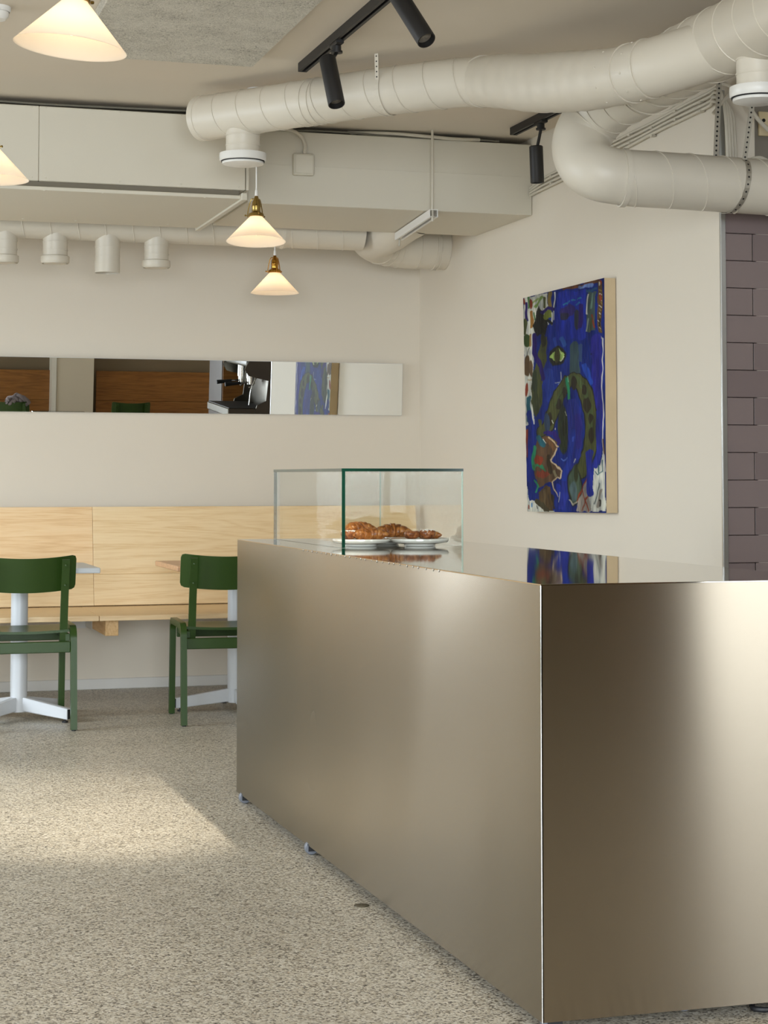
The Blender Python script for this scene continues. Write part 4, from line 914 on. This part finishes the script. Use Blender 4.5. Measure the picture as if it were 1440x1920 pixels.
def smooth2(P):
    return [(p.x, p.y) for p in smooth_path([(a, b, 0) for a, b in P], 4)]
def copy_tree(o, parent=None):
    c = o.copy(); COL.objects.link(c)
    if parent: c.parent = parent
    for ch_ in list(o.children): copy_tree(ch_, c)
    return c
ch0 = make_chair('dark green wooden chair at the left edge, behind the table with the grey-white top')
ch0.location = (.892, 8.676, 0)
ch1 = copy_tree(ch0); ch1['label'] = 'dark green wooden chair partly hidden by the far end of the steel counter'; ch1.location = (1.828, 8.660, 0); ch1.rotation_euler = (0, 0, -.06)

# ================================================================== what the tilted mirror shows: the street side of the room
mi = tag(empty('wall_mirror', (.5, 10.03, 1.64)), 'long narrow frameless mirror tilted forward on the bench wall', 'mirror')
mt = Matrix.Translation((0, 10.030, 1.492)) @ Matrix.Rotation(math.radians(3.12), 4, 'X')
bm = bmesh.new(); box(bm, -1.2, 3.150, -.004, 0, 0, .2925, mtx=mt)
o = par(link('mirror_glass', bm, M['mirror']), mi)
bm = bmesh.new(); box(bm, -1.203, 3.153, .0, .006, -.001, .2945, mtx=mt); par(link('backing', bm, M['trimw']), mi)
rb = tag(empty('wall_bench', (3.0, -2.1, 0)), 'dark oiled oak bench seen only as a reflection in the mirror', 'bench')
for x0, x1 in ((1.52, 2.60), (3.16, 4.60)):
    for z0, z1 in ((.47, .72), (.722, 1.08)):
        par(link('back_board', B(x0, x1, YR + .03, YR + .055, z0, z1, bev=.002), M['oak']), rb)
    par(link('seat_board', B(x0, x1, YR + .05, YR + .5, .42, .45, bev=.002), M['oak']), rb)
    for x in (x0 + .05, x1 - .11): par(link('bench_leg', B(x, x + .06, YR + .06, YR + .45, 0, .42), M['oak']), rb)
struct(link('column_rear', B(2.66, 3.10, YR, YR + .25, 0, ZC), M['wall']))  # white column at the street wall
struct(link('column_lit_side', B(2.60, 2.655, YR, YR + .27, 0, ZC), M['white']))  # whiter strip stands in for the brightly lit side of the column
ch2 = copy_tree(ch0); ch2['label'] = 'dark green wooden chair seen only as a reflection in the mirror'; ch2.location = (3.40, -1.35, 0); ch2.rotation_euler = (0, 0, PI)
ch3 = copy_tree(ch0); ch3['label'] = 'green chair reflected at the left end of the mirror under a draped scarf'; ch3.location = (2.05, -1.3, 0); ch3.rotation_euler = (0, 0, PI + .2)
bm = bmesh.new(); rnd = random.Random(2)
for k in range(7):
    pts = [(1.98 + .04 * i + rnd.uniform(-.02, .02), -1.10 + rnd.uniform(-.05, .03), .83 + .03 * math.sin(i * 1.3 + k) - (.02 * abs(i - 3))) for i in range(7)]
    tube(bm, smooth_path(pts, 4), .022, 8)
tag(link('scarf', bm, mat('grey_wool', (120, 112, 116), .9, bump=.4, bscale=120), smooth=60), 'crumpled grey scarf over a chair, seen in the mirror', 'scarf')
# back counter with the espresso machine (seen in the mirror)
bc = tag(empty('back_counter', (3.9, 3.2, 0)), 'steel back counter under the espresso machine, seen only in the mirror', 'counter')
par(link('cabinet', B(3.48, 4.45, 2.75, 4.2, .05, .86), M['steelplain']), bc); par(link('countertop', B(3.45, 4.48, 2.73, 4.22, .86, .90, bev=.004), M['steelplain']), bc)
par(link('plinth', B(3.52, 4.42, 2.8, 4.15, 0, .05), M['rubber']), bc)
em = tag(empty('espresso_machine', (3.8, 3.5, .90)), 'chrome espresso machine with black portafilter handles, seen in the mirror', 'coffee machine')
def E_(name, bm, m, sm=False): return par(link(name, bm, m, smooth=sm), em)
for y in (3.02, 3.96):
    bm = bmesh.new(); pr_ = [(3.66, .98), (3.70, 1.12), (3.78, 1.16), (3.80, 1.34), (3.62, 1.38), (3.58, 1.44), (3.62, 1.52), (3.75, 1.56), (4.34, 1.54), (4.36, .98)]
    a = [bm.verts.new((x, y, z)) for x, z in pr_]; b = [bm.verts.new((x, y + .02, z)) for x, z in pr_]
    bm.faces.new(a); bm.faces.new(b[::-1])
    for i in range(len(pr_)): bm.faces.new((a[i], a[(i + 1) % len(pr_)], b[(i + 1) % len(pr_)], b[i]))
    E_('side_panel', bm, M['machine'])
E_('boiler_housing', B(3.84, 4.33, 3.04, 3.96, 1.0, 1.52, bev=.02, seg=3), M['machine'], 40)
E_('top_cover', B(3.60, 4.30, 3.04, 3.96, 1.46, 1.53, bev=.02, seg=3), mat('machine_enamel', (112, 106, 96), .4), 40)
E_('drip_tray', B(3.44, 3.84, 3.04, 3.97, 1.02, 1.09, bev=.006), M['machine'])
E_('tray_grille', B(3.45, 3.80, 3.05, 3.96, 1.09, 1.096), M['rubber'])
GZ = .09
for y in (3.35, 3.72):
    bm = bmesh.new(); cyl(bm, (3.70, y, 1.26 + GZ), (3.70, y, 1.40 + GZ), .045, 24); cyl(bm, (3.70, y, 1.22 + GZ), (3.70, y, 1.26 + GZ), .038, 24); cyl(bm, (3.70, y, 1.33 + GZ), (3.86, y, 1.33 + GZ), .04, 20); g_ = E_('group_head', bm, M['chrome'], 40)
    bm = bmesh.new(); cyl(bm, (3.70, y, 1.205 + GZ), (3.70, y, 1.235 + GZ), .037, 24); cyl(bm, (3.67, y, 1.22 + GZ), (3.60, y, 1.215 + GZ), .009, 12); cyl(bm, (3.68, y, 1.17 + GZ), (3.72, y, 1.205 + GZ), .01, 10); pf = E_('portafilter', bm, M['chrome'], 40)
    bm = bmesh.new(); cyl(bm, (3.60, y, 1.215 + GZ), (3.46, y, 1.20 + GZ), .014, 16, .019); hd = link('handle', bm, M['rubber'], smooth=40); hd.parent = pf; hd.matrix_parent_inverse = Matrix.Identity(4)
bm = bmesh.new(); tube(bm, smooth_path([(3.80, 3.90, 1.40), (3.72, 3.92, 1.38), (3.66, 3.92, 1.28), (3.64, 3.92, 1.12)], 6), .006, 10); E_('steam_wand', bm, M['chrome'], 40)
for x, y in ((3.60, 3.08), (3.60, 3.9), (4.28, 3.08), (4.28, 3.9)):
    bm = bmesh.new(); cyl(bm, (x, y, .9), (x, y, 1.03), .02, 14); E_('foot', bm, M['rubber'])

tc_ = tag(empty('added_cabinet', (4.1, 2.35, 0)), 'added tall dark brown cabinet keeping the bright window out of the mirror', 'cabinet')  # added piece, masks the window glare behind the machine in the mirror
par(link('cabinet_body', B(3.66, 4.50, 2.02, 2.62, .08, 1.95, bev=.004), M['darkwood']), tc_)
par(link('plinth', B(3.70, 4.46, 2.06, 2.58, 0, .08), M['rubber']), tc_)
for x0, x1 in ((3.668, 4.078), (4.082, 4.492)):
    dr = par(link('door', B(x0, x1, 2.62, 2.638, .09, 1.94, bev=.002), M['oak']), tc_)
    bm = bmesh.new(); hx = x1 - .04 if x0 < 4 else x0 + .04; cyl(bm, (hx, 2.655, .95), (hx, 2.655, 1.15), .006, 10); cyl(bm, (hx, 2.636, .96), (hx, 2.655, .96), .005, 8); cyl(bm, (hx, 2.636, 1.14), (hx, 2.655, 1.14), .005, 8)
    hd = link('handle', bm, M['black']); hd.parent = dr
